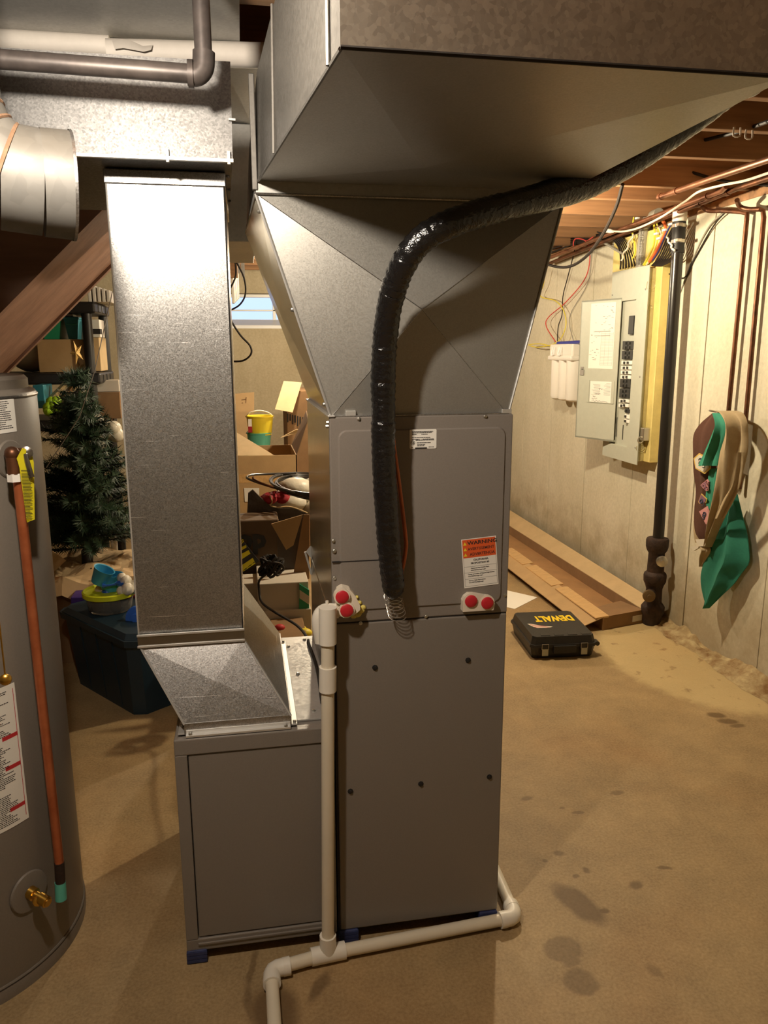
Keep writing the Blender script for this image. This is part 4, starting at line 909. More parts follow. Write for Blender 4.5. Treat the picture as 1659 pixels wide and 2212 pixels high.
n2 = obj('handwritten_list', MB().plate(DQ(.12, .66, .275, .425, .0008), nrm * .0006), M['white'], dr, label='small white handwritten list')
f = MB()
for k in range(10): f.plate(DQ(.40, .62 - RP.uniform(0, .08), .40 - k * .008, .402 - k * .008, .0016), nrm * .0002); f.plate(DQ(.14, .32 - RP.uniform(0, .1), .41 - k * .009, .412 - k * .009, .0016), nrm * .0002)
obj('printed_lines', f, M['ink2'], n2)
f = MB()
for (s_, t, w_) in ((.33, .37, .1), (.38, .335, .14), (.5, .315, .08), (.46, .30, .14), (.2, .283, .4)):
    q = [V(hx, hy, 0) + dirv * (dw * (s_ + w_ * k / 10)) + nrm * .0018 + V(0, 0, dz0 + (dz1 - dz0) * (t + RP.uniform(-.006, .006))) for k in range(11)]
    f.tube(q, .0009, 4)
obj('handwriting', f, M['ink'], n2)
obj('door_pocket', MB().plate(DQ(.05, .72, .27, .272, .001), nrm * .003).plate(DQ(.05, .10, .27, .43, .001), nrm * .0015).plate(DQ(.68, .74, .27, .43, .001), nrm * .0015), M['panelg'], dr)
obj('latch', MB().plate(DQ(.84, .94, .465, .505, 0), nrm * .006).plate(DQ(.86, .92, .51, .525, 0), nrm * .008), M['ink2'], dr)
# red tagged lock hanging on the near side of the box
lk = thing('ground_clamp', 'small steel clamp with a red tag on the side of the panel box', 'clamp', P(1405, 950, y=y0 - .02))
a = P(1393, 935, y=y0 - .02)
obj('clamp_body', MB().box(a.x - .02, a.x + .035, a.y - .02, a.y + .02, a.z - .045, a.z + .03, b=.004), M['steel'], lk)
obj('red_tag', MB().box(a.x + .035, a.x + .075, a.y - .022, a.y + .01, a.z - .045, a.z + .02, b=.003), M['lab_red'], lk)
obj('clamp_ring', MB().tube([a + V(-.03 + .018 * math.cos(k * .5236), -.01, -.04 + .018 * math.sin(k * .5236)) for k in range(12)], .003, 6, closed=True), M['steel'], lk)

# ---- conduit and cables over the panel
def cable(name, pts, r, mt, label, group=None, cat='cable', n=7, k=6):
    return obj(name, MB().tube(smooth([P(u, v, x=x) for (u, v, x) in pts], k), r, n), M[mt], None, label, cat, group, sm=True)
cd = thing('grey_conduit', 'thick grey plastic conduit rising from the top of the breaker panel', 'conduit', P(1385, 575, x=2.12))
obj('conduit_pipe', MB().tube([P(1384, 580, x=2.115), P(1388, 530, x=2.115), P(1393, 488, x=2.115)], .030, 18), M['grey_pvc'], cd, sm=True)
obj('conduit_elbow', MB().tube(smooth([P(1393, 492, x=2.115), P(1397, 480, x=2.11), P(1410, 468, x=2.10), P(1424, 462, x=2.10)], 5), .032, 18), M['grey_pvc'], cd, sm=True)
text('lettering', 'RIGID NONMETALLIC CONDUIT', M['ink'], P(1382, 572, x=2.08) + V(0, -.0, 0), (0, 0, 1), (0, 1, 0), .022, cd, 0, .0004)
zp = 2.02
def pcab(u0, v0, mid_, u2, v2, r, mt, label, group):
    x = 2.10
    pts = [(u0, v0, x)] + [(a, b, x) for (a, b) in mid_] + [(u2, v2, x)]
    return cable('electrical_cable', pts, r, mt, label, group)
YG = 'cables entering the breaker panel'
pcab(1390, 572, [(1402, 552), (1412, 528), (1414, 500)], 1412, 478, .006, 'wire_y', 'yellow cable nearest the grey conduit, entering the panel top', YG)
pcab(1393, 573, [(1408, 552), (1419, 525), (1422, 500)], 1418, 480, .0045, 'wire_y', 'second yellow cable right of the grey conduit, beside the orange one', YG)
pcab(1366, 560, [(1372, 545), (1371, 525), (1366, 500)], 1369, 468, .005, 'wire_y', 'yellow cable left of the grey conduit', YG)
pcab(1402, 565, [(1416, 545), (1428, 522), (1437, 500), (1436, 485)], 1429, 473, .0085, 'wire_o', 'thick orange cable looping into the panel top', YG)
pcab(1396, 572, [(1412, 548), (1424, 525), (1428, 505)], 1420, 486, .0032, 'wire_w', 'thin white cable beside the yellow cables over the panel', YG)
pcab(1410, 562, [(1424, 540), (1436, 512), (1444, 495)], 1452, 482, .005, 'wire_n', 'dark blue cable right of the orange one', YG)
BK = 'black cables fanning from the panel top'
for k in range(9):
    u0 = 1408 + k * 2.6; pcab(u0, 574, [(1420 + k * 3.2, 560 + k * .8), (1432 + k * 3.5, 535 + k * 2.6), (1444 + k * 2.6, 508 + k * 2.5)], 1456 + k * 2.4, 486 + k, .0042, 'wire_b', f'{ORD[k]} black cable of the fan right of the orange cable, counting from the conduit', BK)
BK2 = 'black cables left of the conduit'
for k in range(6):
    pcab(1340 + k * 6.5, 582 - k * 1.6, [(1341 + k * 5.6, 562), (1338 + k * 4.4, 538), (1326 + k * 3, 520 - k * 1.5)], 1300 - k * 2, 508 - k * 1.4, .0055 - .0004 * k, 'wire_b', f'{ORD[5 - k]} black cable left of the grey conduit, counting outwards from it', BK2)
pcab(1345, 548, [(1328, 538), (1312, 528)], 1296, 521, .008, 'grey_pvc', 'grey sheathed cable slanting to the panel from the left', YG)
tw = thing('twisted_tie', 'white twisted plastic tie hanging over the cables left of the conduit', 'tie', P(1355, 520, x=2.06))
pts = [P(1368 - 3.0 * k + 2.2 * math.sin(k * 1.7), 506 + 6.4 * k, x=2.07 + .006 * math.cos(k * 1.7)) for k in range(10)]
obj('tie_strip', MB().tube(smooth(pts, 4), .0055, 6), M['wire_w'], tw, sm=True)
tw = thing('twisted_tie', 'white twisted plastic tie among the black cables beside the drain pipe', 'tie', P(1448, 528, x=2.06))
pts = [P(1440 + 1.9 * k + 2.0 * math.sin(k * 1.7), 512 + 3.6 * k, x=2.05 + .006 * math.cos(k * 1.7)) for k in range(9)]
obj('tie_strip', MB().tube(smooth(pts, 4), .0055, 6), M['white'], tw, sm=True)
for (u, v, lab) in ((1418, 505, 'white cable staple across the yellow cables'), (1424, 515, 'white cable staple beside the orange cable'), (1436, 497, 'white cable staple clipping the orange cable'), (1450, 484, 'white cable staple at the sill above the panel'), (1377, 471, 'white cable staple above the grey conduit')):
    c_ = P(u, v, x=2.09); obj('cable_staple', MB().box(c_.x - .008, c_.x + .006, c_.y - .018, c_.y + .018, c_.z - .006, c_.z + .006, b=.002), M['white'], None, lab, 'staple', 'white cable staples')
# low voltage cables stapled along the sill, and loose wires by the water filter
cable('black_cable_loop', [(1345, 398, 1.50), (1330, 450, 1.55), (1300, 510, 1.62), (1265, 555, 1.68), (1225, 577, 1.74), (1180, 570, 1.78), (1130, 545, 1.8)], .0085, 'wire_b', 'thick black cable sagging in a loop beside the plenum', None)
cable('black_wire', [(1248, 497, 2.12), (1240, 545, 2.15), (1226, 600, 2.16), (1216, 640, 2.16), (1214, 680, 2.16), (1206, 705, 2.15), (1204, 738, 2.12)], .0035, 'wire_b', 'thin black wire hanging down the wall to the water filter', None)
cable('red_wire', [(1281, 512, 2.10), (1262, 524, 2.10), (1240, 533, 2.10), (1243, 516, 2.10), (1268, 523, 2.12), (1274, 560, 2.14), (1262, 605, 2.15), (1220, 655, 2.15), (1185, 685, 2.14), (1180, 705, 2.13), (1200, 738, 2.11)], .0038, 'wire_r', 'red wire looping down the wall to the water filter', None)
cable('yellow_wire', [(1178, 585, 2.12), (1174, 615, 2.13), (1168, 640, 2.14), (1200, 650, 2.14), (1218, 672, 2.14), (1222, 705, 2.13), (1205, 738, 2.11), (1165, 750, 2.11), (1142, 745, 2.11), (1170, 743, 2.11), (1202, 752, 2.11)], .0038, 'wire_y', 'yellow wire coiling on the wall beside the water filter', None)
cable('grey_wire', [(1278, 540, 2.15), (1270, 610, 2.168), (1235, 672, 2.168), (1230, 700, 2.168), (1238, 735, 2.15)], .0025, 'ink2', 'thin grey wire hanging behind the red wire', None)
for k in range(5):
    cable('sill_cable', [(1330, 500 + k * 3, 2.15), (1290, 507 + k * 3.2, 2.15), (1240, 511 + k * 4, 2.15), (1190, 514 + k * 8, 2.14), (1150, 515 + k * 10, 2.14)], .006, 'wire_b', f'{ORD[k]} from the top of the dark cables along the sill beside the plenum', 'cables along the sill')
# ---- white cable with plug, overhead
cable('white_cable', [(1322, 499, 1.95), (1345, 500, 1.95), (1380, 492, 1.95), (1430, 468, 1.93), (1480, 435, 1.92), (1510, 414, 1.9), (1560, 400, 1.88), (1610, 390, 1.86), (1665, 372, 1.84)], .0055, 'wire_w', 'white cable draped under the joists with a plug on its end', None)
a, b = P(1310, 498, x=1.95), P(1324, 500, x=1.95)
obj('white_plug', MB().tube([a, a.lerp(b, .6), b], [.013, .0125, .008], 10), M['white'], None, 'white plug on the end of the overhead cable', 'plug', sm=True)

# ---- water filter
wf = thing('water_filter', 'white three canister water filter on the wall behind the panel door', 'water filter', (2.13, 3.55, 1.19))
fa, fb = 3.30, 3.71; fzb, fzt = 1.20, 1.60
for k in range(3):
    yc = fa + .07 + k * .135
    obj('canister', MB().lathe([(.03, 0), (.055, .012), (.062, .03), (.064, .30), (.064, .31)], (2.10, yc, fzb), 24), M['white'], wf, sm=True)
obj('canister_collar', MB().box(2.03, 2.168, fa - .005, fb + .01, fzb + .285, fzb + .32, b=.012), M['white'], wf)
obj('head', MB().box(2.04, 2.168, fa, fb, fzb + .315, fzt, b=.012), M['white'], wf)
obj('blue_tubing', MB().tube([V(2.08, fa - .04, fzt + .012), V(2.08, fb - .06, fzt + .008)], .012, 10), M['blue_t'], wf, sm=True)
for yy in (fb - .08, fb - .2): obj('bracket', MB().tube(smooth([V(2.035, yy, fzt - .02), V(2.025, yy, fzt - .07), V(2.025, yy - .03, fzt - .075), V(2.03, yy - .04, fzt - .02)], 4), .006, 6), M['vinyl'], wf)

# ---- black drain stack with cast iron foot
ds = thing('drain_stack', 'black plastic drain pipe on a rusty cast iron cleanout foot against the wall', 'drain pipe', (2.09, 2.14, 0))
def DS(v, x=2.095):     # centre line of the stack
    y = {0: 0}.get(v)
    return None
Yk = [(1473, 470), (1472, 520), (1455, 697), (1441.7, 842), (1424, 1155)]
pts = [P(u, v, x=2.09) for (u, v) in Yk]
yc = sum(p.y for p in pts[2:]) / 3
C_ = lambda z: V(2.09, yc + .012 * (z - 1.0), z)
zz = lambda v: P(1440, v, x=2.09).z
obj('stack_pipe', MB().tube([C_(.40), C_(zz(500))], .0305, 22), M['abs'], ds, sm=True)
obj('rubber_sleeve', MB().tube([C_(zz(552)), C_(zz(488))], .0345, 22), M['black'], ds, sm=True)
for v in (528, 496): obj('hose_clamp', MB().tube([C_(zz(v) - .008), C_(zz(v) + .008)], .0365, 22).box(2.05, 2.075, yc - .05, yc - .02, zz(v) - .008, zz(v) + .008, b=.002), M['steel'], ds)
obj('white_coupling', MB().tube([C_(zz(487)), C_(zz(484)), C_(zz(462)), C_(zz(459))], [.034, .037, .037, .033], 22).tube([C_(zz(459)), C_(2.285)], .030, 18), M['pvc'], ds, sm=True)
ci = V(2.09, yc + .0, 0)
zq = lambda v: P(1420, v, x=2.09).z
prof = [(.05, 0.0), (.052, .02), (.055, zq(1335)), (.064, zq(1328)), (.066, zq(1316)), (.060, zq(1312)), (.046, zq(1305)), (.045, zq(1275)), (.052, zq(1266)), (.062, zq(1258)), (.064, zq(1245)), (.060, zq(1240)), (.047, zq(1236)), (.045, zq(1195)), (.056, zq(1188)), (.062, zq(1180)), (.063, zq(1166)), (.058, zq(1162)), (.036, zq(1160))]
obj('cast_iron_foot', MB().lathe(prof, ci, 28), M['iron'], ds, sm=True)
for (u, v, r_, mt, nm) in ((1432, 1213, .032, 'steel', 'cleanout_plug'), (1404, 1288, .035, 'plug_d', 'cleanout_plug')):
    c_ = P(u, v, x=2.035 if nm else 2.03); c_ = P(u, v, y=yc - .062)
    ax_ = V(-.35, -1, 0)
    obj(nm, MB().lathe([(r_, 0), (r_, .016), (r_ * .8, .02), (r_ * .35, .021), (r_ * .35, .034)], c_ + V(0, .014, 0), 18, ax_), M[mt], ds, label='pale cleanout plug' if mt == 'steel' else 'dark round cleanout plug', sm=True)
    obj('cleanout_neck', MB().tube([c_ + V(0, .014, 0), V(2.09, yc, c_.z)], r_ * .9, 16), M['iron'], ds, sm=True)

# ---- copper water pipes
def pipe(name, pts, r, mt, label, group='copper water pipes', k=5):
    return obj(name, MB().tube(smooth(pts, k) if k else pts, r, 12), M[mt], None, label, 'pipe', group, sm=True)
def cpipe(pts, r, mt, label, fit=()):
    t = thing('copper_pipe', label, 'pipe', pts[0], group='copper water pipes')
    obj('tube', MB().tube(pts, r, 12), M[mt], t, sm=True)
    for (i, f_) in fit:
        a, b = pts[i], pts[i + 1]; d = (b - a).normalized(); c_ = a.lerp(b, f_); obj('coupling', MB().tube([c_ - d * .014, c_ + d * .014], r * 1.28, 12), M[mt], t, sm=True)
    return t
cpipe([P(1424, 426, x=1.78), P(1540, 385, x=1.72), P(1680, 338, x=1.64)], .0125, 'copper_m', 'capped copper pipe ending in mid air under the joists', ((0, .35), (0, .03)))
cpipe([P(1180, 560, x=2.08), P(1330, 500, x=2.06), P(1480, 442, x=2.04), P(1560, 412, x=2.02), P(1569, 402, x=2.0)], .0125, 'copper_m', 'upper of the two long copper pipes along the sill', ((1, .9), (2, .6)))
cpipe([P(1180, 572, x=2.11), P(1330, 512, x=2.09), P(1480, 452, x=2.07), P(1590, 408, x=2.05), P(1690, 375, x=2.03)], .0125, 'copper_d', 'lower of the two long copper pipes along the sill', ((1, .85), (2, .3), (2, .85)))
xa = 2.145
cpipe(smooth([P(1505, 430, x=2.06), P(1516, 445, x=2.09), P(1530, 455, x=2.12), P(1560, 455, x=2.13)], 3) + [P(1602, 458, x=xa), P(1614, 461, x=xa), P(1613, 475, x=xa), V(xa, P(1577, 845, x=xa).y - .0, 1.0)], .011, 'copper_d', 'copper pipe dropping down the wall behind the hanging sashes')
xb = 2.15
cpipe(smooth([P(1592, 432, x=2.06), P(1598, 446, x=2.10), P(1615, 452, x=2.12), P(1640, 452, x=2.13)], 3) + [P(1648, 455, x=xb), P(1650, 470, x=xb), V(xb, P(1617, 845, x=xb).y, .9)], .011, 'copper_d', 'copper pipe dropping down the wall nearest the picture edge')
cable('sill_cable', [(1410, 585, 2.16), (1440, 590, 2.165), (1478, 600, 2.17), (1500, 560, 2.17), (1540, 490, 2.165), (1570, 455, 2.15)], .004, 'wire_b', 'dark cable bowing down the wall between the drain stack and the copper pipes', 'cables beside the drain stack')
cable('grey_cable', [(1466, 640, 2.172), (1500, 552, 2.172), (1530, 492, 2.168), (1560, 460, 2.16)], .0045, 'grey_pvc', 'grey cable slanting up the wall beside the drain stack', 'cables beside the drain stack')
cable('overhead_cable', [(1415, 352, 1.75), (1480, 368, 1.85), (1560, 390, 1.98), (1640, 398, 2.10), (1670, 402, 2.14)], .007, 'wire_b', 'black cable slung crosswise under the joists', None)
cable('overhead_cable', [(1455, 318, 1.60), (1540, 298, 1.60), (1600, 283, 1.58), (1680, 255, 1.5)], .007, 'wire_b', 'black cable clipped to the joist beside two clear clips', None)
for (u, v, lab) in ((1592, 285, 'clear plastic pipe clip holding the black cable'), (1618, 290, 'empty clear plastic pipe clip under the joist')):
    c_ = P(u, v, z=2.275); f = MB().tube(smooth([c_ + V(-.012, 0, .014), c_ + V(-.012, 0, -.012), c_ + V(.012, 0, -.012), c_ + V(.012, 0, .014)], 3), .003, 6)
    obj('pipe_clip', f, M['white_d'], None, lab, 'clip')

# ================================================================== SASHES ON THE WALL HOOK
def cloth(name, rows, mt, parent, th=.004, fold=.006, seed=1, nx=10, sub=5, x0=2.10):
    # rows: (left px, right px, v px, depth of left edge, depth of right edge); a draped strip with folds
    q = random.Random(seed); ph = [q.uniform(0, 6.28) for _ in range(3)]
    Lp = smooth([P(a, v, x=xa) for (a, b, v, xa, xb) in rows], sub); Rp = smooth([P(b, v, x=xb) for (a, b, v, xa, xb) in rows], sub)
    vs = []; fs = []; n = len(Lp)
    for i in range(n):
        for j in range(nx + 1):
            t = j / nx; p = Lp[i].lerp(Rp[i], t)
            w_ = math.sin(math.pi * t)
            d = fold * w_ * (math.sin(t * 7 + ph[0] + i * .06) + .6 * math.sin(t * 13 + ph[1] - i * .1)) - fold * 1.2 * w_
            vs.append(p + V(d, 0, 0))
    m_ = len(vs); vs += [p + V(th, 0, 0) for p in vs]
    for i in range(n - 1):
        for j in range(nx):
            a = i * (nx + 1) + j; fs.append((a, a + 1, a + nx + 2, a + nx + 1)); b = a + m_; fs.append((b, b + nx + 1, b + nx + 2, b + 1))
    for i in range(n - 1):
        for j in (0, nx): a = i * (nx + 1) + j; fs.append((a, a + nx + 1, a + nx + 1 + m_, a + m_))
    for j in range(nx):
        for i in (0, n - 1): a = i * (nx + 1) + j; fs.append((a, a + 1, a + 1 + m_, a + m_))
    return obj(name, MB().add(vs, fs), M[mt], parent, sm=True)
hk = thing('wall_hook', 'small nail like hook in the concrete wall holding the sashes', 'hook', P(1537, 889, x=XW))
obj('hook_pin', MB().tube([P(1550, 890, x=XW + .01), P(1546, 889, x=2.08), P(1533, 887, x=2.03)], .005, 8), M['steel'], hk, sm=True)
s1 = thing('brown_sash', 'dark brown sash sewn with square patches, leftmost on the wall hook', 'sash', P(1520, 1150, x=2.12))
cloth('sash_cloth', [(1538, 1556, 893, 2.10, 2.10), (1513, 1556, 915, 2.09, 2.10), (1498, 1556, 940, 2.08, 2.10), (1497, 1550, 980, 2.08, 2.10), (1498, 1545, 1020, 2.09, 2.11), (1503, 1540, 1060, 2.10, 2.12), (1500, 1536, 1095, 2.10, 2.12), (1499, 1534, 1125, 2.10, 2.12), (1502, 1532, 1150, 2.10, 2.12), (1512, 1526, 1168, 2.11, 2.12)], 'brownf', s1, seed=2)
cloth('sash_lining', [(1498, 1520, 1125, 2.115, 2.12), (1498, 1522, 1150, 2.11, 2.12), (1501, 1520, 1172, 2.11, 2.12)], 'tan', s1, seed=12)
def patch_sq(pts, mt, rim, par, x, mark):
    ps = [P(u, v, x=x) for (u, v) in pts]; c_ = sum(ps, V(0, 0, 0)) / len(ps)
    o = obj('patch', MB().plate([c_ + (p - c_) * 1.0 for p in ps], (.003, 0, 0)), M[rim], par)
    obj('patch_field', MB().plate([c_ + (p - c_) * .84 + V(-.002, 0, 0) for p in ps], (.003, 0, 0)), M[mt], o)
    f = MB(); q = random.Random(len(pts) + int(pts[0][0]))
    for k in range(5):
        c2 = c_ + V(-.004, q.uniform(-.018, .018), q.uniform(-.02, .02)); f.tube([c2 + V(0, .010 * math.cos(t * .7) * q.uniform(.7, 1.2), .010 * math.sin(t * .7)) for t in range(9)], .0016, 4)
    obj('patch_stitching', f, M[mark], o)
M['pk_white'] = mat('patch_white', S(206, 200, 184), .9); M['pk_pink'] = mat('patch_pink', S(196, 140, 140), .9); M['pk_mauve'] = mat('patch_mauve', S(124, 90, 110), .9); M['pk_gold'] = mat('patch_gold', S(200, 168, 86), .9); M['pk_ink'] = mat('patch_ink', S(58, 68, 96), .9)
patch_sq([(1498, 990), (1510, 979), (1534, 990), (1535, 1012), (1522, 1024), (1502, 1012)], 'pk_white', 'pk_gold', s1, 2.058, 'pk_ink')
patch_sq([(1513, 1048), (1528, 1035), (1532, 1040), (1530, 1060), (1525, 1061)], 'pk_mauve', 'pk_pink', s1, 2.066, 'pk_pink')
patch_sq([(1508, 1084), (1515, 1066), (1527, 1078), (1525, 1086), (1511, 1089)], 'pk_mauve', 'pk_gold', s1, 2.068, 'pk_ink')
patch_sq([(1510, 1105), (1528, 1093), (1534, 1112), (1529, 1133), (1524, 1132)], 'pk_pink', 'pk_pink', s1, 2.066, 'pk_ink')
s2 = thing('teal_sash', 'teal green sash hanging in a pointed tip below the tan one', 'sash', P(1540, 1310, x=2.10))
cloth('sash_fold', [(1540, 1556, 892, 2.045, 2.05), (1545, 1566, 915, 2.035, 2.045), (1537, 1567, 940, 2.03, 2.05), (1522, 1556, 975, 2.03, 2.06), (1508, 1549, 1006, 2.03, 2.06)], 'teal_l', s2, seed=4, fold=.009)
cloth('sash_cloth', [(1533, 1550, 1012, 2.075, 2.08), (1527, 1546, 1050, 2.075, 2.08), (1524, 1545, 1080, 2.075, 2.09), (1530, 1560, 1110, 2.08, 2.10)], 'teal_l', s2, seed=5)
cloth('sash_tail', [(1582, 1592, 1068, 2.11, 2.12), (1560, 1602, 1110, 2.10, 2.12), (1545, 1612, 1150, 2.09, 2.13), (1532, 1617, 1185, 2.08, 2.13), (1520, 1617, 1215, 2.08, 2.13), (1514, 1600, 1240, 2.08, 2.13), (1514, 1584, 1262, 2.085, 2.12), (1518, 1560, 1285, 2.09, 2.11), (1524, 1540, 1305, 2.095, 2.10), (1528, 1531, 1314, 2.10, 2.10)], 'teal', s2, seed=6, fold=.014)
s3 = thing('tan_sash', 'long tan sash draped over the wall hook across the teal one', 'sash', P(1550, 1190, x=2.08))
cloth('sash_cloth', [(1546, 1590, 887, 2.09, 2.12), (1556, 1604, 893, 2.04, 2.10), (1566, 1613, 912, 2.025, 2.09), (1566, 1615, 940, 2.02, 2.09), (1556, 1614, 975, 2.015, 2.08), (1550, 1606, 1010, 2.015, 2.07), (1544, 1597, 1050, 2.02, 2.07), (1538, 1582, 1085, 2.03, 2.07), (1532, 1566, 1115, 2.04, 2.075), (1527, 1550, 1150, 2.05, 2.08), (1522, 1538, 1182, 2.06, 2.08)], 'tan', s3, seed=7, fold=.016, nx=16)
cloth('sash_strip', [(1596, 1606, 977, 2.03, 2.04), (1590, 1604, 1010, 2.025, 2.035), (1580, 1597, 1050, 2.02, 2.03), (1562, 1584, 1080, 2.025, 2.035), (1545, 1562, 1120, 2.035, 2.045)], 'tan', s3, seed=8, fold=.006)
obj('buckle', MB().plate([P(u, v, x=2.05) for (u, v) in ((1502, 1165), (1522, 1164), (1524, 1180), (1508, 1180))], (.004, 0, 0)).plate([P(u, v, x=2.05) for (u, v) in ((1492, 1182), (1510, 1178), (1508, 1184), (1498, 1190))], (.01, 0, 0)), M['pk_white'], s3)
cloth('knot', [(1510, 1532, 1180, 2.06, 2.07), (1514, 1534, 1190, 2.055, 2.07), (1510, 1528, 1205, 2.07, 2.08), (1512, 1518, 1224, 2.08, 2.085)], 'tan', s3, seed=9)

# ================================================================== TOOL CASE ON THE FLOOR
cs = thing('tool_case', 'black hard plastic tool case with yellow lettering on the floor', 'tool case', (1.41, 1.93, 0))
cA, cB, cC = P(1147, 1425, z=0), P(1287, 1419, z=0), P(1108, 1368, z=0)
ux = (cB - cA).normalized(); cw = (cB - cA).length; uy = V(-ux.y, ux.x, 0); cdp = .40; HH = .118
def CS(s_, t, z): return cA + ux * s_ + uy * t + V(0, 0, z)
def slab(s0, s1, t0, t1, za, zb, k, kb=0.0):
    c_ = lambda a, b, z: CS(a, b, z); r_ = .018
    def loop(i, z):
        a, b, c, d = s0 + i, s1 - i, t0 + i, t1 - i; rr_ = r_
        return [c_(a + rr_, c, z), c_(b - rr_, c, z), c_(b, c + rr_, z), c_(b, d - rr_, z), c_(b - rr_, d, z), c_(a + rr_, d, z), c_(a, d - rr_, z), c_(a, c + rr_, z)]
    return MB().hexa(loop(kb, za), loop(k, zb))
obj('case_bottom', slab(.0, cw, .0, cdp, .002, HH * .56, 0, .012), M['black_pl'], cs)
obj('case_rim', slab(-.006, cw + .006, -.006, cdp + .006, HH * .54, HH * .66, .002), M['black_pl'], cs)
obj('case_lid', slab(.002, cw - .002, .002, cdp - .002, HH * .66, HH, .009), M['black_pl'], cs)
obj('carry_handle', MB().plate([CS(cw * .33, -.004, HH * .30), CS(cw * .67, -.004, HH * .30), CS(cw * .67, -.004, HH * .62), CS(cw * .33, -.004, HH * .62)], uy * -.014), M['black_pl'], cs)
for k in (.20, .80):
    lt_ = obj('latch', MB().plate([CS(cw * (k - .055), -.006, HH * .24), CS(cw * (k + .055), -.006, HH * .24), CS(cw * (k + .055), -.006, HH * .70), CS(cw * (k - .055), -.006, HH * .70)], uy * -.006), M['black_pl'], cs)
    obj('latch_plate', MB().plate([CS(cw * (k - .046), -.012, HH * .20), CS(cw * (k + .046), -.012, HH * .20), CS(cw * (k + .046), -.012, HH * .50), CS(cw * (k - .046), -.012, HH * .50)], uy * -.003), M['panelg'], lt_)
    obj('latch_wire', MB().tube([CS(cw * (k - .05), -.013, HH * .48), CS(cw * (k - .05), -.013, HH * .72), CS(cw * (k + .05), -.013, HH * .72), CS(cw * (k + .05), -.013, HH * .48)], .0015, 5), M['steel'], lt_)
obj('hinge_knuckle', MB().tube([CS(cw + .010, .01, HH * .58), CS(cw + .010, .05, HH * .58)], .012, 10), M['black_pl'], cs, sm=True)
for k in range(4): obj('lid_rib', MB().plate([CS(cw * (.16 + .21 * k), .022, HH), CS(cw * (.30 + .21 * k), .022, HH), CS(cw * (.29 + .21 * k), .05, HH), CS(cw * (.17 + .21 * k), .05, HH)], (0, 0, .002)), M['black_pl'], cs)
M['dew'] = mat('case_yellow', S(240, 206, 30), .5)
text('lettering', 'DEWALT', M['dew'], CS(cw * .90, .308, HH + .0008), -ux, -uy, .112, cs, .0055, .0004, sx=.475)
fl = MB().plate([CS(cw * a, b, HH + .0006) for (a, b) in ((.10, .205), (.16, .20), (.30, .165), (.46, .145), (.34, .13), (.20, .135), (.14, .165))], (0, 0, .0006))
dc_ = obj('decal', fl, M['pk_white'], cs, label='small pale decal with red stripes')
for k in range(3): obj('decal_stripe', MB().plate([CS(cw * (.13 + .02 * k), .190 - .018 * k, HH + .0013), CS(cw * (.36 + .02 * k), .156 - .010 * k, HH + .0013), CS(cw * (.36 + .02 * k), .153 - .010 * k, HH + .0013), CS(cw * (.13 + .02 * k), .184 - .018 * k, HH + .0013)], (0, 0, .0003)), M['lab_red'], dc_)

# ================================================================== LONG OPEN CARTON ALONG THE WALL
lc = thing('long_carton', 'long open cardboard carton lying along the concrete wall', 'box', (1.85, 2.9, 0))
# footprint: near end by the drain stack, running back along the wall, slightly askew
nl, nr = P(1303, 1362, z=0), P(1388, 1346, z=0); fl_, fr_ = V(nl.x - .04, 4.9, 0), V(nr.x - .04, 4.95, 0); hz = .078; th = .006
fll = fl_; 
def wallp(a, b, z0_, z1_, t, mt, nm):
    d = (b - a).normalized(); n_ = V(-d.y, d.x, 0) * t
    return obj(nm, MB().hexa([a + V(0, 0, z0_), b + V(0, 0, z0_), b + n_ + V(0, 0, z0_), a + n_ + V(0, 0, z0_)], [a + V(0, 0, z1_), b + V(0, 0, z1_), b + n_ + V(0, 0, z1_), a + n_ + V(0, 0, z1_)]), M[mt], lc)
obj('bottom', MB().hexa([nl, nr, fr_, fl_], [p + V(0, 0, th) for p in (nl, nr, fr_, fl_)]), M['card_in'], lc)
wallp(fl_, nl, 0, hz, -th, 'card_d', 'long_side'); wallp(nr, fr_, 0, hz, -th, 'card_d', 'long_side')
e_ = wallp(nl, nr, 0.0, hz, th, 'card_d', 'end_panel'); wallp(fr_, fl_, 0, hz, th, 'card_d', 'end_panel')
# flaps: left one slopes out and down over the side, right one leans in against the wall
def flap(a, b, da, db, nm, mt):
    return obj(nm, MB().hexa([a, b, b + db, a + da], [p + V(0, 0, .004) for p in (a, b, b + db, a + da)]), M[mt], lc)
za = V(0, 0, hz)
flap(nl + za, fl_ + za, V(-.13, -.01, -.045), V(-.15, -.02, -.03), 'flap', 'card')
flap(nr + za, fr_ + za, V(.09, .0, .035), V(.12, .0, .07), 'flap', 'card_l')
flap(nl + za + V(.01, 0, .0), nr + za, V(.03, .20, -.015), V(-.03, .22, -.015), 'end_flap', 'card_d')
text('lettering', 'Vericityn', M['ink'], nr + V(-.085, -.006, .052), (nl - nr), (0, 0, -1), .030, e_, 0, .0003)
d_ = (nr - nl).normalized()
obj('shipping_label', MB().plate([nr - d_ * .08 + V(0, -.002, .02), nr - d_ * .01 + V(0, -.002, .02), nr - d_ * .01 + V(0, -.002, .055), nr - d_ * .08 + V(0, -.002, .055)], (0, -.001, 0)), M['white_box'], e_)
M['tapeshine'] = mat('packing_tape', S(206, 166, 112), .12, 0, .0, bump=.5, bscale=25)
f = MB()
for (k, s_) in ((.0, .2), (.22, .38), (.40, .55)):
    a = (nl + za).lerp(fl_ + za, k); b = (nl + za).lerp(fl_ + za, s_)
    f.hexa([a + V(-.05, 0, -.006), b + V(-.05, 0, -.006), b + V(.03, 0, -.001), a + V(.03, 0, -.001)], [p + V(0, 0, .006) for p in (a + V(-.05, 0, -.006), b + V(-.05, 0, -.006), b + V(.03, 0, .003), a + V(.03, 0, .003))])
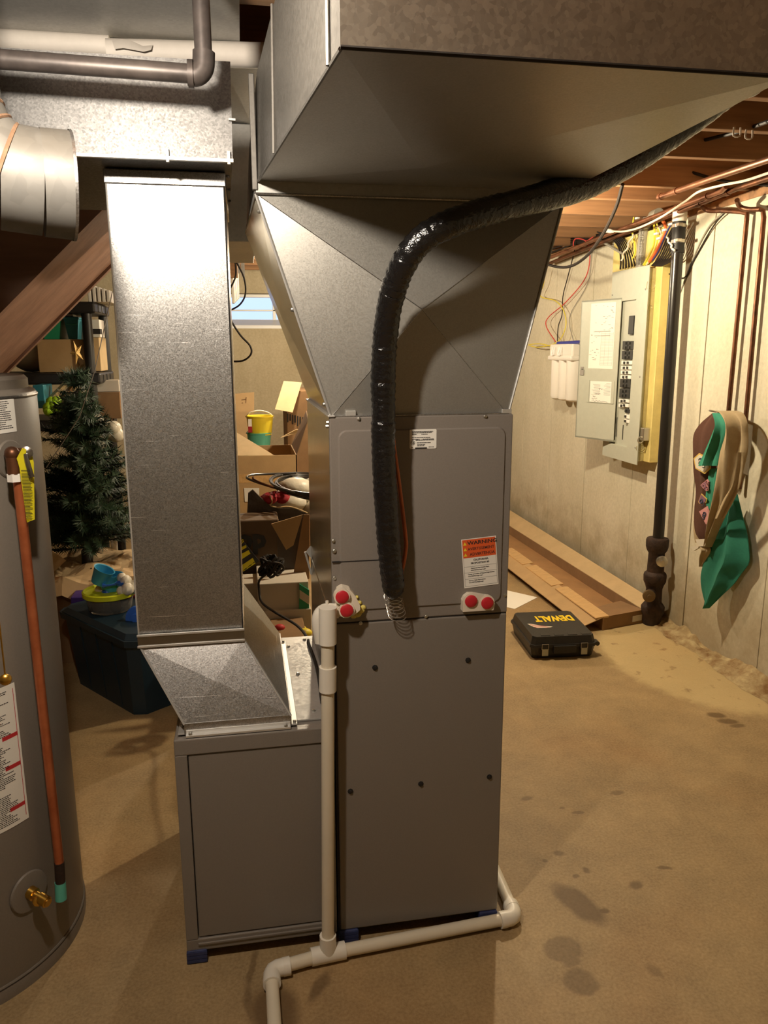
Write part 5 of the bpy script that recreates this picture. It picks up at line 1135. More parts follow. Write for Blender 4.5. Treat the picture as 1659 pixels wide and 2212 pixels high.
obj('packing_tape', f, M['tapeshine'], lc)
q = [P(1096, 1276, z=0), P(1161, 1291, z=0), P(1112, 1316, z=0), P(1080, 1309, z=0)]
obj('paper_sheet', MB().plate([p + V(0, 0, .001) for p in q], (0, 0, .0012)), M['paper'], None, 'white sheet of paper lying on the floor behind the air handler', 'paper')
M['card_shade'] = mat('shaded_carton', S(96, 76, 56), .8, 0, .12, 8)  # brown cardboard with the shade it stands in put into the colour

# ================================================================== STORAGE AT THE BACK LEFT
def fbox(u0, u1, v0, v1, y, dep, b=.004):
    a, c_ = P(u0, v0, y=y), P(u1, v1, y=y); return MB().box(a.x, c_.x, y, y + dep, c_.z, a.z, b=b)
def px2m(n, y): return n * (P(900, 800, y=y) - P(899, 800, y=y)).length
# ---- plastic shelf unit
YS, YS2 = 3.0, 3.42
sh = thing('plastic_shelf_unit', 'black plastic shelf unit with round posts behind the artificial tree', 'shelf unit', (-1.45, 3.2, 0))
pf = P(193, 760, y=YS); pr_ = P(228, 760, y=YS2)
zs = [(P(190, 652, y=YS).z, 'top'), (1.437, 'mid'), (P(230, 905, y=YS).z, 'low'), (.62, 'base')]
for (z, k) in zs:
    obj('shelf', MB().box(-2.0, max(pf.x, pr_.x) + .035, YS - .035, YS2 + .035, z - .065, z, b=.012), M['black_pl'], sh)
    for i in range(3): obj('edge_rib', MB().box(max(pf.x, pr_.x) + .030, max(pf.x, pr_.x) + .040, YS + .06 + i * .12, YS + .13 + i * .12, z - .055, z - .012, b=.004), M['black_pl'], sh)
for (x, y) in ((pf.x, YS), (pr_.x, YS2), (-1.95, YS), (-1.95, YS2)):
    for (za_, zb_2) in ((0, .56), (.62, zs[2][0] - .065), (zs[2][0], 1.372), (1.437, zs[0][0] - .065)):
        if zb_2 > za_: obj('post', MB().tube([V(x, y, za_), V(x, y, zb_2)], .028, 14), M['black_pl'], sh, sm=True)
# things on the shelves
YB1 = 3.02
obj('carton', fbox(78, 186, 733, 804, YB1, .34), M['card'], None, 'brown carton on the shelf below the green bin', 'box')
zc1 = P(100, 733, y=YB1).z
obj('plastic_bag', MB().sphere(V(P(50, 770, y=YB1).x, 3.2, 1.437 + .16), .16, 14, 10, (.9, .9, 1.0)), M['bag_w'], None, 'pale plastic bag on the shelf beside the brown carton', 'bag', sm=True)
def bin_(u0, u1, v0, v1, y, mt, lab):
    a, c_ = P(u0, v0, y=y), P(u1, v1, y=y); t = thing('storage_bin', lab, 'bin', ((a.x + c_.x) / 2, y + .14, c_.z))
    zb_3 = zc1 + .002
    obj('bin_body', MB().hexa([V(a.x + .015, y + .015, zb_3), V(c_.x - .015, y + .015, zb_3), V(c_.x - .015, y + .265, zb_3), V(a.x + .015, y + .265, zb_3)], [V(a.x, y, a.z - .012), V(c_.x, y, a.z - .012), V(c_.x, y + .28, a.z - .012), V(a.x, y + .28, a.z - .012)]), M[mt], t)
    obj('bin_rim', MB().box(a.x - .006, c_.x + .006, y - .006, y + .286, a.z - .014, a.z, b=.004), M[mt], t)
    return t
bin_(84, 134, 681, 729, YB1 + .02, 'green', 'green plastic bin on the brown carton')
t_b = bin_(137, 172, 684, 729, YB1 + .02, 'teal_bin', 'blue green bin with a faint embossed mark, by the shelf post')
a_ = P(143, 700, y=YB1 + .018); obj('embossed_mark', MB().tube(smooth([a_, a_ + V(.03, -.001, -.004), a_ + V(.06, -.001, .0)], 4), .002, 5), M['tpail'], t_b)
obj('white_tray', fbox(140, 158, 678, 684, YB1 + .06, .1), M['white'], None, 'white tray edge lying on the blue green bin', 'tray')
obj('carton', fbox(190, 219, 729, 802, YS + .12, .24), M['card_l'], None, 'light brown carton between the two shelf posts', 'box')
ztop = P(200, 729, y=YS + .12).z
bxw = thing('white_box', 'small white box with a dark stripe on the light carton', 'box', (P(206, 700, y=YS + .14).x, YS + .2, ztop))
a, c_ = P(189, 690, y=YS + .14), P(217, 728, y=YS + .14)
obj('box_body', MB().box(a.x, c_.x, YS + .14, YS + .30, ztop + .001, a.z, b=.004), M['white'], bxw)
obj('dark_stripe', MB().box(c_.x - .05, c_.x + .001, YS + .138, YS + .20, ztop + .02, ztop + .05), M['ink'], bxw)
f = MB()
wt = thing('white_rack', 'white slotted rack lying on the top shelf', 'rack', (P(213, 640, y=3.1).x, 3.2, zs[0][0]))
for k in range(5):
    x = P(192 + k * 10, 640, y=3.05).x; obj('rack_slat', MB().box(x, x + .018, 3.02, 3.36, zs[0][0] + .001, zs[0][0] + .10 - .008 * k, b=.003), M['white'], wt)
obj('rack_rail', MB().box(P(190, 640, y=3.05).x, P(236, 640, y=3.05).x, 3.36, 3.38, zs[0][0] + .001, zs[0][0] + .07, b=.003), M['white'], wt)
zl = zs[2][0]
obj('carton', fbox(206, 262, 848, 904, YS + .05, .28), M['card_d'], None, 'reddish brown carton on the low shelf behind the tree', 'box')
zl2 = P(220, 848, y=YS + .05).z
a, c_ = P(206, 822, y=YS + .1), P(258, 847, y=YS + .1); obj('white_carton', MB().box(a.x, c_.x, YS + .1, YS + .3, zl2 + .001, a.z, b=.004), M['white_box'], None, 'white carton on the reddish carton on the low shelf', 'box')
obj('grey_bin', fbox(70, 98, 832, 882, 2.75, .2), M['teal_bin'], None, 'slate blue bin at the tank edge below the shelf', 'bin')
pl0, pl1 = P(92, 880, y=2.85), P(145, 826, y=2.85)
for k in range(3):
    o_ = V(.028 * k, .04 * k, -.02 * k)
    obj('wood_strip', MB().tube([pl0 + o_, pl1 + o_], .016, 4), M['card_l' if k % 2 == 0 else 'card_d'], None, ('upper', 'middle', 'lower')[k] + ' of the slanting wooden strips leaning below the shelf', 'wood strip', 'slanting wooden strips')
lm = MB(); c_ = P(106, 878, y=2.7)
for k in range(7): lm.sphere(c_ + V(R.uniform(-.04, .04), R.uniform(-.02, .02), R.uniform(-.03, .03)), .03, 8, 6)
obj('lime_toy', lm, M['limep'], None, 'lime green soft toy behind the tree beside the tank', 'toy', sm=True)
wb = MB(); c_ = P(232, 928, y=2.55)
for k in range(12): wb.sphere(c_ + V(R.uniform(-.07, .05), R.uniform(-.04, .05), R.uniform(-.06, .05)), R.uniform(.03, .05), 9, 7)
obj('white_bag', wb, M['bag_w'], None, 'crumpled white plastic bag between the tree and the drop duct', 'bag', sm=True)
# ---- artificial tree
tb_ = P(190, 1226, y=2.4); ttop = P(163, 800, y=2.4)
tr = thing('christmas_tree', 'small dark green artificial Christmas tree with a gold star', 'Christmas tree', tb_)
obj('trunk', MB().tube([tb_, tb_.lerp(ttop, .9)], [.022, .008], 10), M['iron'], tr, sm=True)
obj('tree_stand', MB().lathe([(.10, 0), (.09, .012), (.03, .02), (.028, .09), (.024, .10)], tb_ - V(0, 0, .0), 16), M['black_pl'], tr, sm=True)
H = ttop.z - tb_.z; RT2 = random.Random(21); vs = []; fs = []; br = MB()
for k in range(250):
    t = RT2.uniform(.0, 1.0) ** 1.1; z = tb_.z + H * (.10 + .88 * t); c_ = tb_.lerp(ttop, .10 + .88 * t)
    Lb = (.06 + .30 * (1 - t)) * RT2.uniform(.8, 1.1); a = RT2.uniform(0, 6.283)
    d = V(math.cos(a), math.sin(a), RT2.uniform(-.05, .35)).normalized(); e = c_ + d * Lb
    br.tube([c_, e], [.004, .002], 4)
    for j in range(int(150 * Lb / .25)):
        s_ = RT2.uniform(.12, 1.0); p = c_ + d * (Lb * s_); n_ = V(RT2.gauss(0, 1), RT2.gauss(0, 1), RT2.gauss(0, 1)); n_ = (n_ - d * n_.dot(d)).normalized()
        q = p + (n_ * .9 + d * .5) * RT2.uniform(.03, .06); sd = d.cross(n_) * .0032
        i = len(vs); vs += [p - sd, p + sd, q]; fs.append((i, i + 1, i + 2))
obj('branches', br, M['iron'], tr); o = obj('needles', MB().add(vs, fs), M['needle'], tr); o['kind'] = 'stuff'
sc_ = P(166, 762, y=2.36); f = MB(); star = []
for k in range(10): rr_ = .062 if k % 2 == 0 else .025; a = math.pi / 2 + .35 + k * math.pi / 5; star.append(sc_ + V(rr_ * math.cos(a) * .45, rr_ * math.cos(a) * .5, rr_ * math.sin(a)))
f.add(star + [sc_ + V(0, -.025, 0), sc_ + V(0, .025, 0)], [(k, (k + 1) % 10, 10) for k in range(10)] + [((k + 1) % 10, k, 11) for k in range(10)])
obj('star', f, M['gold'], tr, label='gold glitter star')
obj('guy_string', MB().tube([P(243, 630, y=1.9), P(205, 800, y=2.0), P(172, 900, y=2.1), P(100, 1010, y=2.2)], .0022, 5), M['ink2'], None, 'thin grey string slanting across the tree', 'string')
# ---- tote with toys on it
aa = V(-.614, .789, 0); bb = V(.789, .614, 0); tc = V(-.698, 1.449, 0)
def TT(s_, t, z): return tc + aa * s_ + bb * t + V(0, 0, z)
tt_ = thing('storage_tote', 'dark teal plastic tote standing askew on the floor', 'tote', TT(.28, .2, 0))
def tl(i, z): 
    s0, s1, t0, t1, r_ = -i, .56 + i, -i, .42 + i, .04
    return [TT(s0 + r_, t0, z), TT(s1 - r_, t0, z), TT(s1, t0 + r_, z), TT(s1, t1 - r_, z), TT(s1 - r_, t1, z), TT(s0 + r_, t1, z), TT(s0, t1 - r_, z), TT(s0, t0 + r_, z)]
obj('tote_body', MB().hexa(tl(0, .0), tl(.03, .335)), M['tote'], tt_)
obj('tote_rim', MB().hexa(tl(.045, .335), tl(.048, .365)), M['tote'], tt_)
obj('tote_lid', MB().hexa(tl(.040, .366), tl(.02, .385)), M['tote'], tt_)
for s_ in (.14, .28, .42): obj('tote_rib', MB().hexa([TT(s_ - .012, -.002, .01), TT(s_ + .012, -.002, .01), TT(s_ + .012, .01, .01), TT(s_ - .012, .01, .01)], [TT(s_ - .012, -.034, .33), TT(s_ + .012, -.034, .33), TT(s_ + .012, -.02, .33), TT(s_ - .012, -.02, .33)]), M['tote'], tt_)
# kraft paper heap and cartons behind the tote
YK = 2.12
obj('carton', fbox(60, 330, 1262, 1480, YK + .02, .5), M['card_d'], None, 'wide brown carton behind the tote, under the crumpled kraft paper', 'box')
zk = P(200, 1262, y=YK + .02).z
vs = []; fs = []; nx, ny = 18, 14
for i in range(ny + 1):
    for j in range(nx + 1):
        x = P(100, 1262, y=YK).x + j / nx * .72; y = YK - .05 + i / ny * .58
        z = zk + .012 + .03 * math.sin(j * .31 + i * .43 + 1.0) ** 2 + .03 * (i / ny) + .012 * math.sin(j * 1.1 - i * .7) + R.uniform(0, .010) - (.09 if i == 0 else 0)
        vs.append(V(x, y, z))
for i in range(ny):
    for j in range(nx): a = i * (nx + 1) + j; fs.append((a, a + 1, a + nx + 2, a + nx + 1))
obj('kraft_paper', MB().add(vs, fs), M['kraft'], None, 'crumpled kraft paper under the little tree', 'paper')
obj('card_flap', MB().plate([P(113, 1190, y=2.2), P(143, 1211, y=2.2), P(116, 1235, y=2.2), P(100, 1235, y=2.2)], (0, .005, 0)), M['card_l'], None, 'light cardboard corner sticking up beside the tank', 'cardboard')
cable('tree_lead', [(120, 1243, -1.27), (150, 1256, -1.18), (178, 1250, -1.08), (197, 1228, -1.0)], .004, 'wire_b', 'dark lead trailing from the tree stand', None)
for k, (u0, u1, v0, v1, mt, lab) in enumerate(((203, 216, 1172, 1222, 'white_box', 'white upright packet left of the dark gap behind the tree'), (216, 234, 1150, 1216, 'seam', 'dark sheet put in for the dark gap behind the tree'), (236, 258, 1140, 1218, 'white_box', 'white upright packet with a pink corner behind the tree'), (259, 276, 1150, 1220, 'seam', 'dark sheet put in for the dark gap next to the drop duct'))):
    obj('packet_and_gap', fbox(u0, u1, v0, v1 + 30, 2.62 + .01 * k, .03), M[mt], None, lab, 'packet')  # the dark ones are sheets put in for dark gaps, not packets
# lidded clear tub
YT = 1.80
lc0 = P(236, 1274, y=YT); rt = px2m(51, YT)
tub = thing('clear_tub', 'round clear tub with a lime lid, full of plastic eggs, on the tote', 'tub', (lc0.x, YT, .386))
obj('tub_wall', MB().lathe([(rt * .80, 0), (rt * .84, .004), (rt * .97, lc0.z - .386 - .01), (rt * .93, lc0.z - .386 - .01), (rt * .79, .01)], (lc0.x, YT, .386), 32), M['clear'], tub, sm=True)
obj('tub_lid', MB().lathe([(rt * 1.02, -.022), (rt * 1.05, -.02), (rt * 1.06, 0), (rt * 1.0, .004), (rt * .96, -.008), (.01, -.008)], lc0, 32), M['lime'], tub, sm=True)
for k, (x, y, z, mt) in enumerate(((-.05, -.03, .035, 'pearl'), (.03, -.05, .03, 'pearl'), (.06, .0, .045, 'pearl'), (-.01, .0, .07, 'blue_d'), (-.045, .03, .075, 'pearl'), (.03, .03, .08, 'redc'))):
    e_ = obj('plastic_egg', MB().sphere(V(lc0.x + x, YT + y, .388 + z), .027, 12, 8, (1, 1, 1.3)), M[mt], None, ('pale egg at the front left of the clear tub', 'pale egg at the front middle of the clear tub', 'pale egg at the right of the clear tub', 'blue egg in the middle of the clear tub', 'pale egg at the back left of the clear tub', 'red egg at the back of the clear tub')[k], 'egg', 'plastic eggs in the clear tub', sm=True)
zl3 = lc0.z - .006
pb2 = thing('toy_pail', 'light blue toy pail standing on the lime lid', 'pail', (P(236, 1240, y=YT).x, YT + .02, zl3))
cp = P(238, 1240, y=YT + .01)
obj('pail_body', MB().lathe([(.042, 0), (.052, .06), (.056, .075), (.053, .075), (.047, .012)], (cp.x, YT + .02, zl3), 24), M['blue_l'], pb2, sm=True)
obj('pail_handle', MB().tube(smooth([V(cp.x - .056, YT - .0, zl3 + .07), V(cp.x - .03, YT - .045, zl3 + .04), V(cp.x + .03, YT - .045, zl3 + .05), V(cp.x + .056, YT, zl3 + .07)], 5), .0035, 6), M['blue_l'], pb2, sm=True)
c_ = P(212, 1250, y=YT - .02)
obj('toy_pail', MB().lathe([(.034, 0), (.046, .07), (.049, .075), (.044, .073), (.032, .01)], c_ + V(0, 0, -.02), 20, (.5, -.1, 1)), M['blue_l'], None, 'second light blue toy pail tipped against the first', 'pail', sm=True)
c_ = P(250, 1266, y=YT - .06)
sco = thing('toy_scoop', 'dark blue toy scoop lying on the lime lid', 'scoop', c_)
obj('scoop_bowl', MB().lathe([(.004, -.012), (.016, -.008), (.022, .006), (.019, .006), (.012, -.004)], c_ + V(.02, 0, .012), 16), M['blue_d'], sco, sm=True)
obj('scoop_handle', MB().tube([c_ + V(.005, 0, .008), c_ + V(-.04, .0, .004), c_ + V(-.055, .006, .002)], [.005, .005, .012], 8), M['blue_d'], sco, sm=True)
c_ = P(286, 1340, y=1.62)
blu = thing('blue_disc_toy', 'round blue plastic toy on the tote, half behind the drop duct', 'toy', c_)
obj('disc', MB().lathe([(.004, -.02), (.04, -.018), (.055, -.004), (.05, .008), (.02, .014), (.018, .022), (.002, .024)], c_ + V(.02, 0, .01), 24, (-.3, -1, .25)), M['blue_d'], blu, sm=True)
obj('red_tray', fbox(262, 300, 1287, 1312, 1.95, .15), M['redc'], None, 'red tray behind the clear tub', 'tray')
obj('purple_lid', fbox(152, 196, 1291, 1304, 1.98, .12), M['purple'], None, 'purple lid between the tote and the kraft paper', 'lid')
bgp = MB(); c_ = P(272, 1262, y=1.75)
for k in range(9): bgp.sphere(c_ + V(R.uniform(-.02, .06), R.uniform(-.03, .04), R.uniform(-.04, .04)), R.uniform(.02, .035), 8, 6)
obj('clear_bag', bgp, M['bag_w'], None, 'crumpled pale bag beside the toy pails', 'bag', sm=True)

# ================================================================== STORAGE SEEN THROUGH THE GAP BESIDE THE AIR HANDLER
YC = 2.75
ct = thing('open_carton', 'large open cardboard carton with raised flaps, under the back window', 'box', (-.05, YC + .25, 0))
a, c_ = P(500, 986, y=YC), P(641, 986, y=YC)
x0_, x1_, zt_c = a.x - .18, c_.x, a.z
for (b0, b1, b2, b3, nm) in ((x0_, x1_, YC, YC + .006, 'front_panel'), (x0_, x1_, YC + .5, YC + .506, 'rear_panel'), (x0_, x0_ + .006, YC, YC + .5, 'side_panel'), (x1_ - .006, x1_, YC, YC + .5, 'side_panel')):
    obj(nm, MB().box(b0, b1, b2, b3, 0, zt_c), M['card'], ct)
obj('carton_bottom', MB().box(x0_, x1_, YC, YC + .5, 0, .006), M['card_d'], ct)
obj('packing_tape', MB().box(x0_, x1_, YC - .0012, YC, P(560, 1042, y=YC).z, P(560, 1024, y=YC).z), M['tapeshine'], ct)
obj('flap', MB().plate([P(505, 932, y=YC + .30), P(563, 967, y=YC + .16), P(592, 985, y=YC), P(505, 985, y=YC)], (.0, .004, .004)), M['card_l'], ct)
obj('flap', MB().plate([V(x1_, YC, zt_c), V(x1_, YC + .5, zt_c), V(x1_ + .10, YC + .5, zt_c + .22), V(x1_ + .07, YC, zt_c + .20)], (.005, 0, 0)), M['card_d'], ct)
obj('shipping_label', MB().plate([P(527, 1054, y=YC - .002), P(560, 1054, y=YC - .002), P(560, 1084, y=YC - .002), P(529, 1084, y=YC - .002)], (0, -.001, 0)), M['white'], ct)
up = thing('upright_carton', 'tall flattened cardboard with pen marks leaning on the back wall', 'cardboard', P(525, 1000, y=5.2))
obj('sheet', MB().plate([P(504, 851, y=5.3), P(549, 847, y=5.3), V(P(540, 960, y=5.1).x, 4.75, .002), V(P(500, 960, y=5.1).x, 4.75, .002)], (0, .008, 0)), M['card'], up)
obj('pen_marks', MB().tube([P(522, 864, y=5.27), P(532, 862, y=5.27)], .004, 4).tube([P(532, 858, y=5.27), P(531, 871, y=5.26)], .004, 4).tube([P(522, 871, y=5.26), P(525, 870, y=5.26)], .004, 4), M['card_d'], up)
# rear carton with its flap hanging open
YR = 4.3
rc = thing('lettered_carton', 'brown carton with black lettering and one pale flap, right of the pails', 'box', (P(690, 900, y=YR).x, YR + .3, 0))
a, c_ = P(618, 838, y=YR), P(760, 920, y=YR)
obj('carton_body', MB().box(a.x, c_.x + .1, YR, YR + .6, 0, c_.z + .28, b=.004), M['card_d'], rc)
obj('flap', MB().plate([P(613, 823, y=YR - .02), P(652, 826, y=YR - .02), P(632, 891, y=YR - .25), P(594, 884, y=YR - .25)], (0, .006, 0)), M['card_l'], rc)
f = MB()
for k in range(7): uk = 620 + k * 5.4; f.plate([P(uk, 893 + k * 1.4, y=YR - .003), P(uk + 3, 893 + k * 1.4, y=YR - .003), P(uk + 3, 912 + k * 2 - 5 * (k % 2), y=YR - .003), P(uk, 912 + k * 2 - 5 * (k % 2), y=YR - .003)], (0, -.002, 0))
obj('black_lettering', f, M['ink'], rc)
obj('flap', MB().plate([P(606, 946, y=YC + .7), P(640, 928, y=YC + .75), P(660, 930, y=YC + .9), P(654, 936, y=YC + .9), P(625, 940, y=YC + .7)], (0, .004, .004)), M['card_l'], ct)
# beach pails
YP = 4.15; pc = P(560, 952, y=YP); zp0 = P(560, 984, y=YP).z
sup = obj('carton', MB().box(pc.x - .22, pc.x + .13, YP - .15, YP + .3, 0, zp0, b=.004), M['card'], None, 'carton under the beach pails', 'box')
def pail(c_, r0, r1, h, mt, lab):
    t = thing('beach_pail', lab, 'pail', c_)
    obj('pail_body', MB().lathe([(r0, 0), (r1, h), (r1 + .006, h), (r1 + .006, h + .008), (r1 - .006, h + .004), (r0 - .004, .006)], c_, 24), M[mt], t, sm=True)
    obj('pail_handle', MB().tube(smooth([c_ + V(-r1 - .005, 0, h), c_ + V(-r1 * .7, -r1 * .5, h + .035), c_ + V(0, -r1 * .6, h + .05), c_ + V(r1 * .7, -r1 * .5, h + .03), c_ + V(r1 + .005, 0, h - .01)], 4), .005, 6), M['white'], t, sm=True)
    return t
b0 = V(pc.x - .0, YP, zp0)
hA = P(558, 936, y=YP).z - zp0
pail(b0, .075, .09, hA, 'tpail', 'teal beach pail nested under the yellow one')
py_ = pail(b0 + V(.01, 0, hA * .94), .085, .10, P(562, 897, y=YP).z - P(558, 936, y=YP).z, 'ypail', 'yellow beach pail stacked in the teal one')
q = P(540, 920, y=YP - .1); obj('price_tag', MB().box(q.x - .012, q.x + .014, q.y, q.y + .002, q.z - .05, q.z + .05), M['white'], py_); obj('tag_colour', MB().box(q.x - .014, q.x + .016, q.y - .002, q.y, q.z - .05, q.z - .005), M['redc'], py_)
# coil of black tubing on the pile
YV = 2.05; cc_ = P(672, 1047, y=YV)
cb = thing('tubing_coil', 'loose coil of black tubing resting on bags beside the air handler', 'tubing', cc_)
for k in range(7):
    rx = .15 + .008 * k; ry = .20 + .008 * k; z = cc_.z + .006 * k - .03; ph = R.uniform(0, .3)
    obj('tubing_turn', MB().tube([V(cc_.x + rx * math.cos(t * .2094) + .012 * math.sin(k * 2), YV + .02 + ry * math.sin(t * .2094), z + .012 * math.sin(t * .2094 + ph) - .02 * math.cos(t * .2094)) for t in range(30)], .0058, 7, closed=True), M['black_t'], cb, sm=True)
obj('loose_end', MB().tube(smooth([P(664, 1072, y=YV - .2), P(620, 1060, y=YV - .2), P(575, 1048, y=YV - .15), P(545, 1038, y=YV - .05), P(533, 1031, y=YV + .05), P(545, 1026, y=YV + .15), P(580, 1024, y=YV + .2), P(640, 1022, y=YV + .2)], 6), .006, 7), M['black_t'], cb, sm=True)
obj('loose_end', MB().tube(smooth([P(620, 1062, y=YV - .19), P(570, 1046, y=YV - .16), P(549, 1036, y=YV - .1), P(547, 1031, y=YV - .08)], 5), .006, 7), M['copper_d'], cb, sm=True)
def heap(c_, n_, sx, sy, sz, r0, r1, seed):
    q = random.Random(seed); f = MB()
    for k in range(n_): f.sphere(c_ + V(q.uniform(-sx, sx), q.uniform(-sy, sy), q.uniform(-sz, sz)), q.uniform(r0, r1), 10, 7, (1.3, 1, .8))
    return f
obj('pale_bag', heap(P(672, 1068, y=YV + .05), 14, .14, .1, .05, .04, .07, 5), M['bag_w'], None, 'pale plastic bag under the coil of tubing', 'bag', sm=True)
obj('red_cloth', heap(P(602, 1078, y=YV - .05), 12, .055, .05, .012, .025, .035, 6), M['redc'], None, 'red cloth bundle under the coil of tubing', 'cloth', sm=True)
# dark folding chair back / carrier holding the bundle
dk = thing('dark_carrier', 'dark brown fabric carrier holding the red bundle', 'carrier', P(600, 1160, y=YV - .05))
cloth2 = [P(u, v, y=YV - .10) for (u, v) in ((536, 1066), (546, 1058), (560, 1072), (582, 1092), (600, 1098), (640, 1100), (664, 1110), (664, 1165), (600, 1170), (532, 1165))]
obj('carrier_front', MB().plate(cloth2, (0, .02, 0)), M['bag_k'], dk)
obj('carrier_side', MB().plate([P(u, v, y=YV + .22) for (u, v) in ((536, 1072), (664, 1108), (664, 1170), (530, 1168))], (0, .02, 0)), M['bag_k'], dk)
obj('carrier_trim', MB().tube(smooth([P(u, v, y=YV - .105) for (u, v) in ((583, 1070), (588, 1084), (584, 1092), (600, 1096), (620, 1094), (640, 1098), (664, 1108))], 4), .0035, 6), M['card_l'], dk, sm=True)
# carton printed with black letters, and a yellow striped packet in front of it
YX = 1.75
bb_ = thing('printed_carton', 'brown carton darkened for shade, printed with the large black letters op', 'box', (P(560, 1190, y=YX).x, YX + .09, 0))
obj('box_body', fbox(490, 606, 1126, 1250, YX, .18, .006), M['card_shade'], bb_)
text('lettering', 'op', M['black'], P(513, 1184, y=YX - .002), (1, 0, 0), (0, 0, 1), .125, bb_, .006, .0006)
ys = thing('striped_packet', 'dark packet with yellow stripes leaning before the lettered carton', 'packet', P(530, 1245, y=YX - .03))
obj('packet_body', MB().plate([P(u, v, y=YX - .03) for (u, v) in ((496, 1150), (516, 1158), (560, 1212), (514, 1246), (496, 1246))], (0, .012, 0)), M['black_pl'], ys)
for k, (u, v) in enumerate((((515, 525, 527, 515), (1172, 1164, 1170, 1181)), ((515, 531, 533, 515), (1185, 1177, 1182, 1193)), ((515, 537, 541, 516), (1200, 1188, 1196, 1212)), ((516, 546, 552, 517), (1225, 1205, 1217, 1240)))):
    st_ = obj('stripe', MB().plate([P(u[i], v[i], y=YX - .031) for i in range(4)], (0, -.001, 0)), M['yellow'], ys)
    if k in (0, 3): obj('punch_marks', MB().tube([P(u[3] + 3 + (u[2] - u[3] - 5) * j / 6.0, v[3] - 3 + (v[2] - v[3]) * j / 6.0, y=YX - .0325) for j in range(7)], [.0022, .0004] * 3 + [.0022], 4), M['black'], st_)
# folded brown cardboard, cord heap, white cartons below
fc = thing('folded_cardboard', 'brown folded cardboard wedge standing beside the air handler side', 'cardboard', P(630, 1250, y=1.55))
obj('panel', MB().plate([P(u, v, y=1.55) for (u, v) in ((586, 1132), (654, 1112), (634, 1178), (618, 1188))], (0, .006, 0)), M['card'], fc)
obj('panel', MB().plate([P(u, v, y=1.60) for (u, v) in ((656, 1112), (668, 1112), (668, 1250), (640, 1266), (634, 1240))], (0, .006, 0)), M['card_d'], fc)
obj('panel', MB().plate([P(u, v, y=1.66) for (u, v) in ((598, 1150), (656, 1116), (648, 1258), (614, 1240), (600, 1200))], (0, .006, 0)), M['bag_k'], fc)
YW = 1.45
obj('white_carton', fbox(556, 668, 1262, 1322, YW, .3), M['white_box'], None, 'upper white carton behind the sloped duct foot', 'box', 'white cartons')
obj('white_carton', fbox(540, 676, 1323, 1480, YW - .02, .4), M['white_box'], None, 'lower white carton behind the sloped duct foot', 'box', 'white cartons')
obj('grey_carton', fbox(500, 566, 1262, 1300, YW + .1, .15), M['white_box'], None, 'small grey white carton under the heap of black cord', 'box')
cm = MB(); RC = random.Random(8); c_ = P(585, 1222, y=1.42)
pts = [c_ + V(.055 * math.cos(k * .9) * RC.uniform(.5, 1), .04 * math.sin(k * .9), .045 * math.sin(k * 1.3) * RC.uniform(.5, 1)) for k in range(60)]
obj('power_cord', MB().tube(smooth(pts, 3), .006, 6).tube(smooth([P(575, 1240, y=1.38), P(560, 1255, y=1.36), P(560, 1275, y=1.35), P(565, 1300, y=1.3), P(590, 1320, y=1.1), P(640, 1350, y=.85), P(664, 1378, y=.66)] + [V(-.02, .55, .642), V(-.012, .35, .642), V(-.02, .12, .642)], 6), .005, 7), M['wire_b'], None, 'black power cord heaped on the white cartons and running to the low box', 'cord', sm=True)
gw = thing('green_packet', 'green and white packet wedged beside the air handler side', 'packet', P(652, 1290, y=1.35))
obj('packet_body', MB().plate([P(u, v, y=1.437) for (u, v) in ((647, 1262), (668, 1275), (668, 1322), (646, 1322))], (0, .012, 0)), M['green'], gw)
obj('packet_face', MB().plate([P(u, v, y=1.4365) for (u, v) in ((647, 1274), (668, 1288), (668, 1306), (647, 1292))], (0, -.002, 0)), M['white_box'], gw)
obj('carton', fbox(588, 668, 1381, 1560, 1.18, .24), M['card_d'], None, 'brown carton behind the low box, carrying the yellow and red toys', 'box')
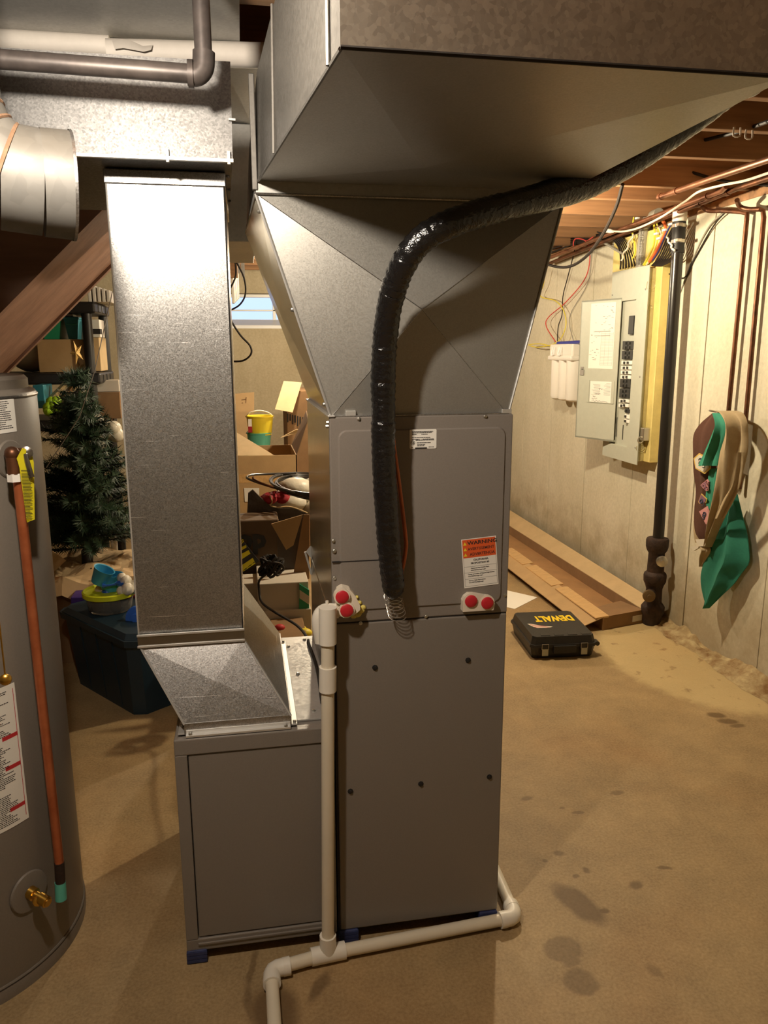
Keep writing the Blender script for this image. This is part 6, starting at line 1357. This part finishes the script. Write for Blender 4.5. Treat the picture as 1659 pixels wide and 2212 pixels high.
obj('yellow_toy', heap(P(632, 1368, y=1.30), 7, .05, .03, .012, .018, .028, 15), M['ypail'], None, 'yellow toy on the white carton, just above the low box', 'toy', sm=True)
obj('red_toy', heap(P(601, 1360, y=1.30), 4, .012, .02, .02, .012, .018, 16), M['lab_red'], None, 'small red toy beside the yellow one above the low box', 'toy', sm=True)
# cables hanging between drop duct and plenum, white slatted vent
cable2 = lambda pts, r_, lab: obj('hanging_cable', MB().tube(smooth([P(u, v, y=y) for (u, v, y) in pts], 6), r_, 6), M['wire_b'], None, lab, 'cable', 'cables hanging behind the drop duct', sm=True)
cable2([(503, 520, 2.0), (509, 560, 2.0), (527, 600, 2.0), (530, 635, 2.0), (518, 658, 2.0), (495, 672, 2.0)], .0045, 'black cable looping in front of the window')
cable2([(504, 540, 2.0), (509, 575, 2.0), (508, 600, 2.0), (494, 630, 2.0)], .0045, 'short black cable bending behind the drop duct edge')
cable2([(470, 420, 2.0), (474, 560, 2.0), (480, 650, 2.0), (500, 694, 2.0), (520, 725, 2.0), (540, 747, 2.0), (542, 765, 2.0), (525, 779, 2.0), (494, 781, 2.0)], .005, 'black cable hanging in a U below the window')
sl = thing('white_slatted_vent', 'white slatted vent panel under the joists beside the window', 'vent', P(502, 650, y=3.4))
for k in range(6):
    a = P(499 + k * 2.4, 566 + k * 4, y=3.2 + .12 * k); b = P(498 + k * 2.4, 655 - k * 2, y=3.2 + .12 * k); obj('slat', MB().box(a.x - .004, a.x + .012, a.y, a.y + .05, b.z, JOIST_Z, b=.002), M['white'], sl)
obj('vent_frame', MB().box(P(494, 566, y=3.15).x, P(513, 566, y=3.9).x, 3.14, 3.17, P(500, 600, y=3.15).z, P(500, 560, y=3.15).z, b=.003), M['wood'], sl)
for k, (u, y) in enumerate(((514, 2.447), (521, 2.447), (524, 2.858))):
    a = P(u, 522, y=y); b = P(u, 590 + 8 * k, y=y); obj('hanging_strap', MB().box(a.x - .006, a.x + .006, y, y + .003, b.z, JOIST_Z), M['galv_old'], None, ('first', 'second', 'third')[k] + ' metal strap from the drop duct hanging from the joists', 'strap', 'metal straps under the joists')
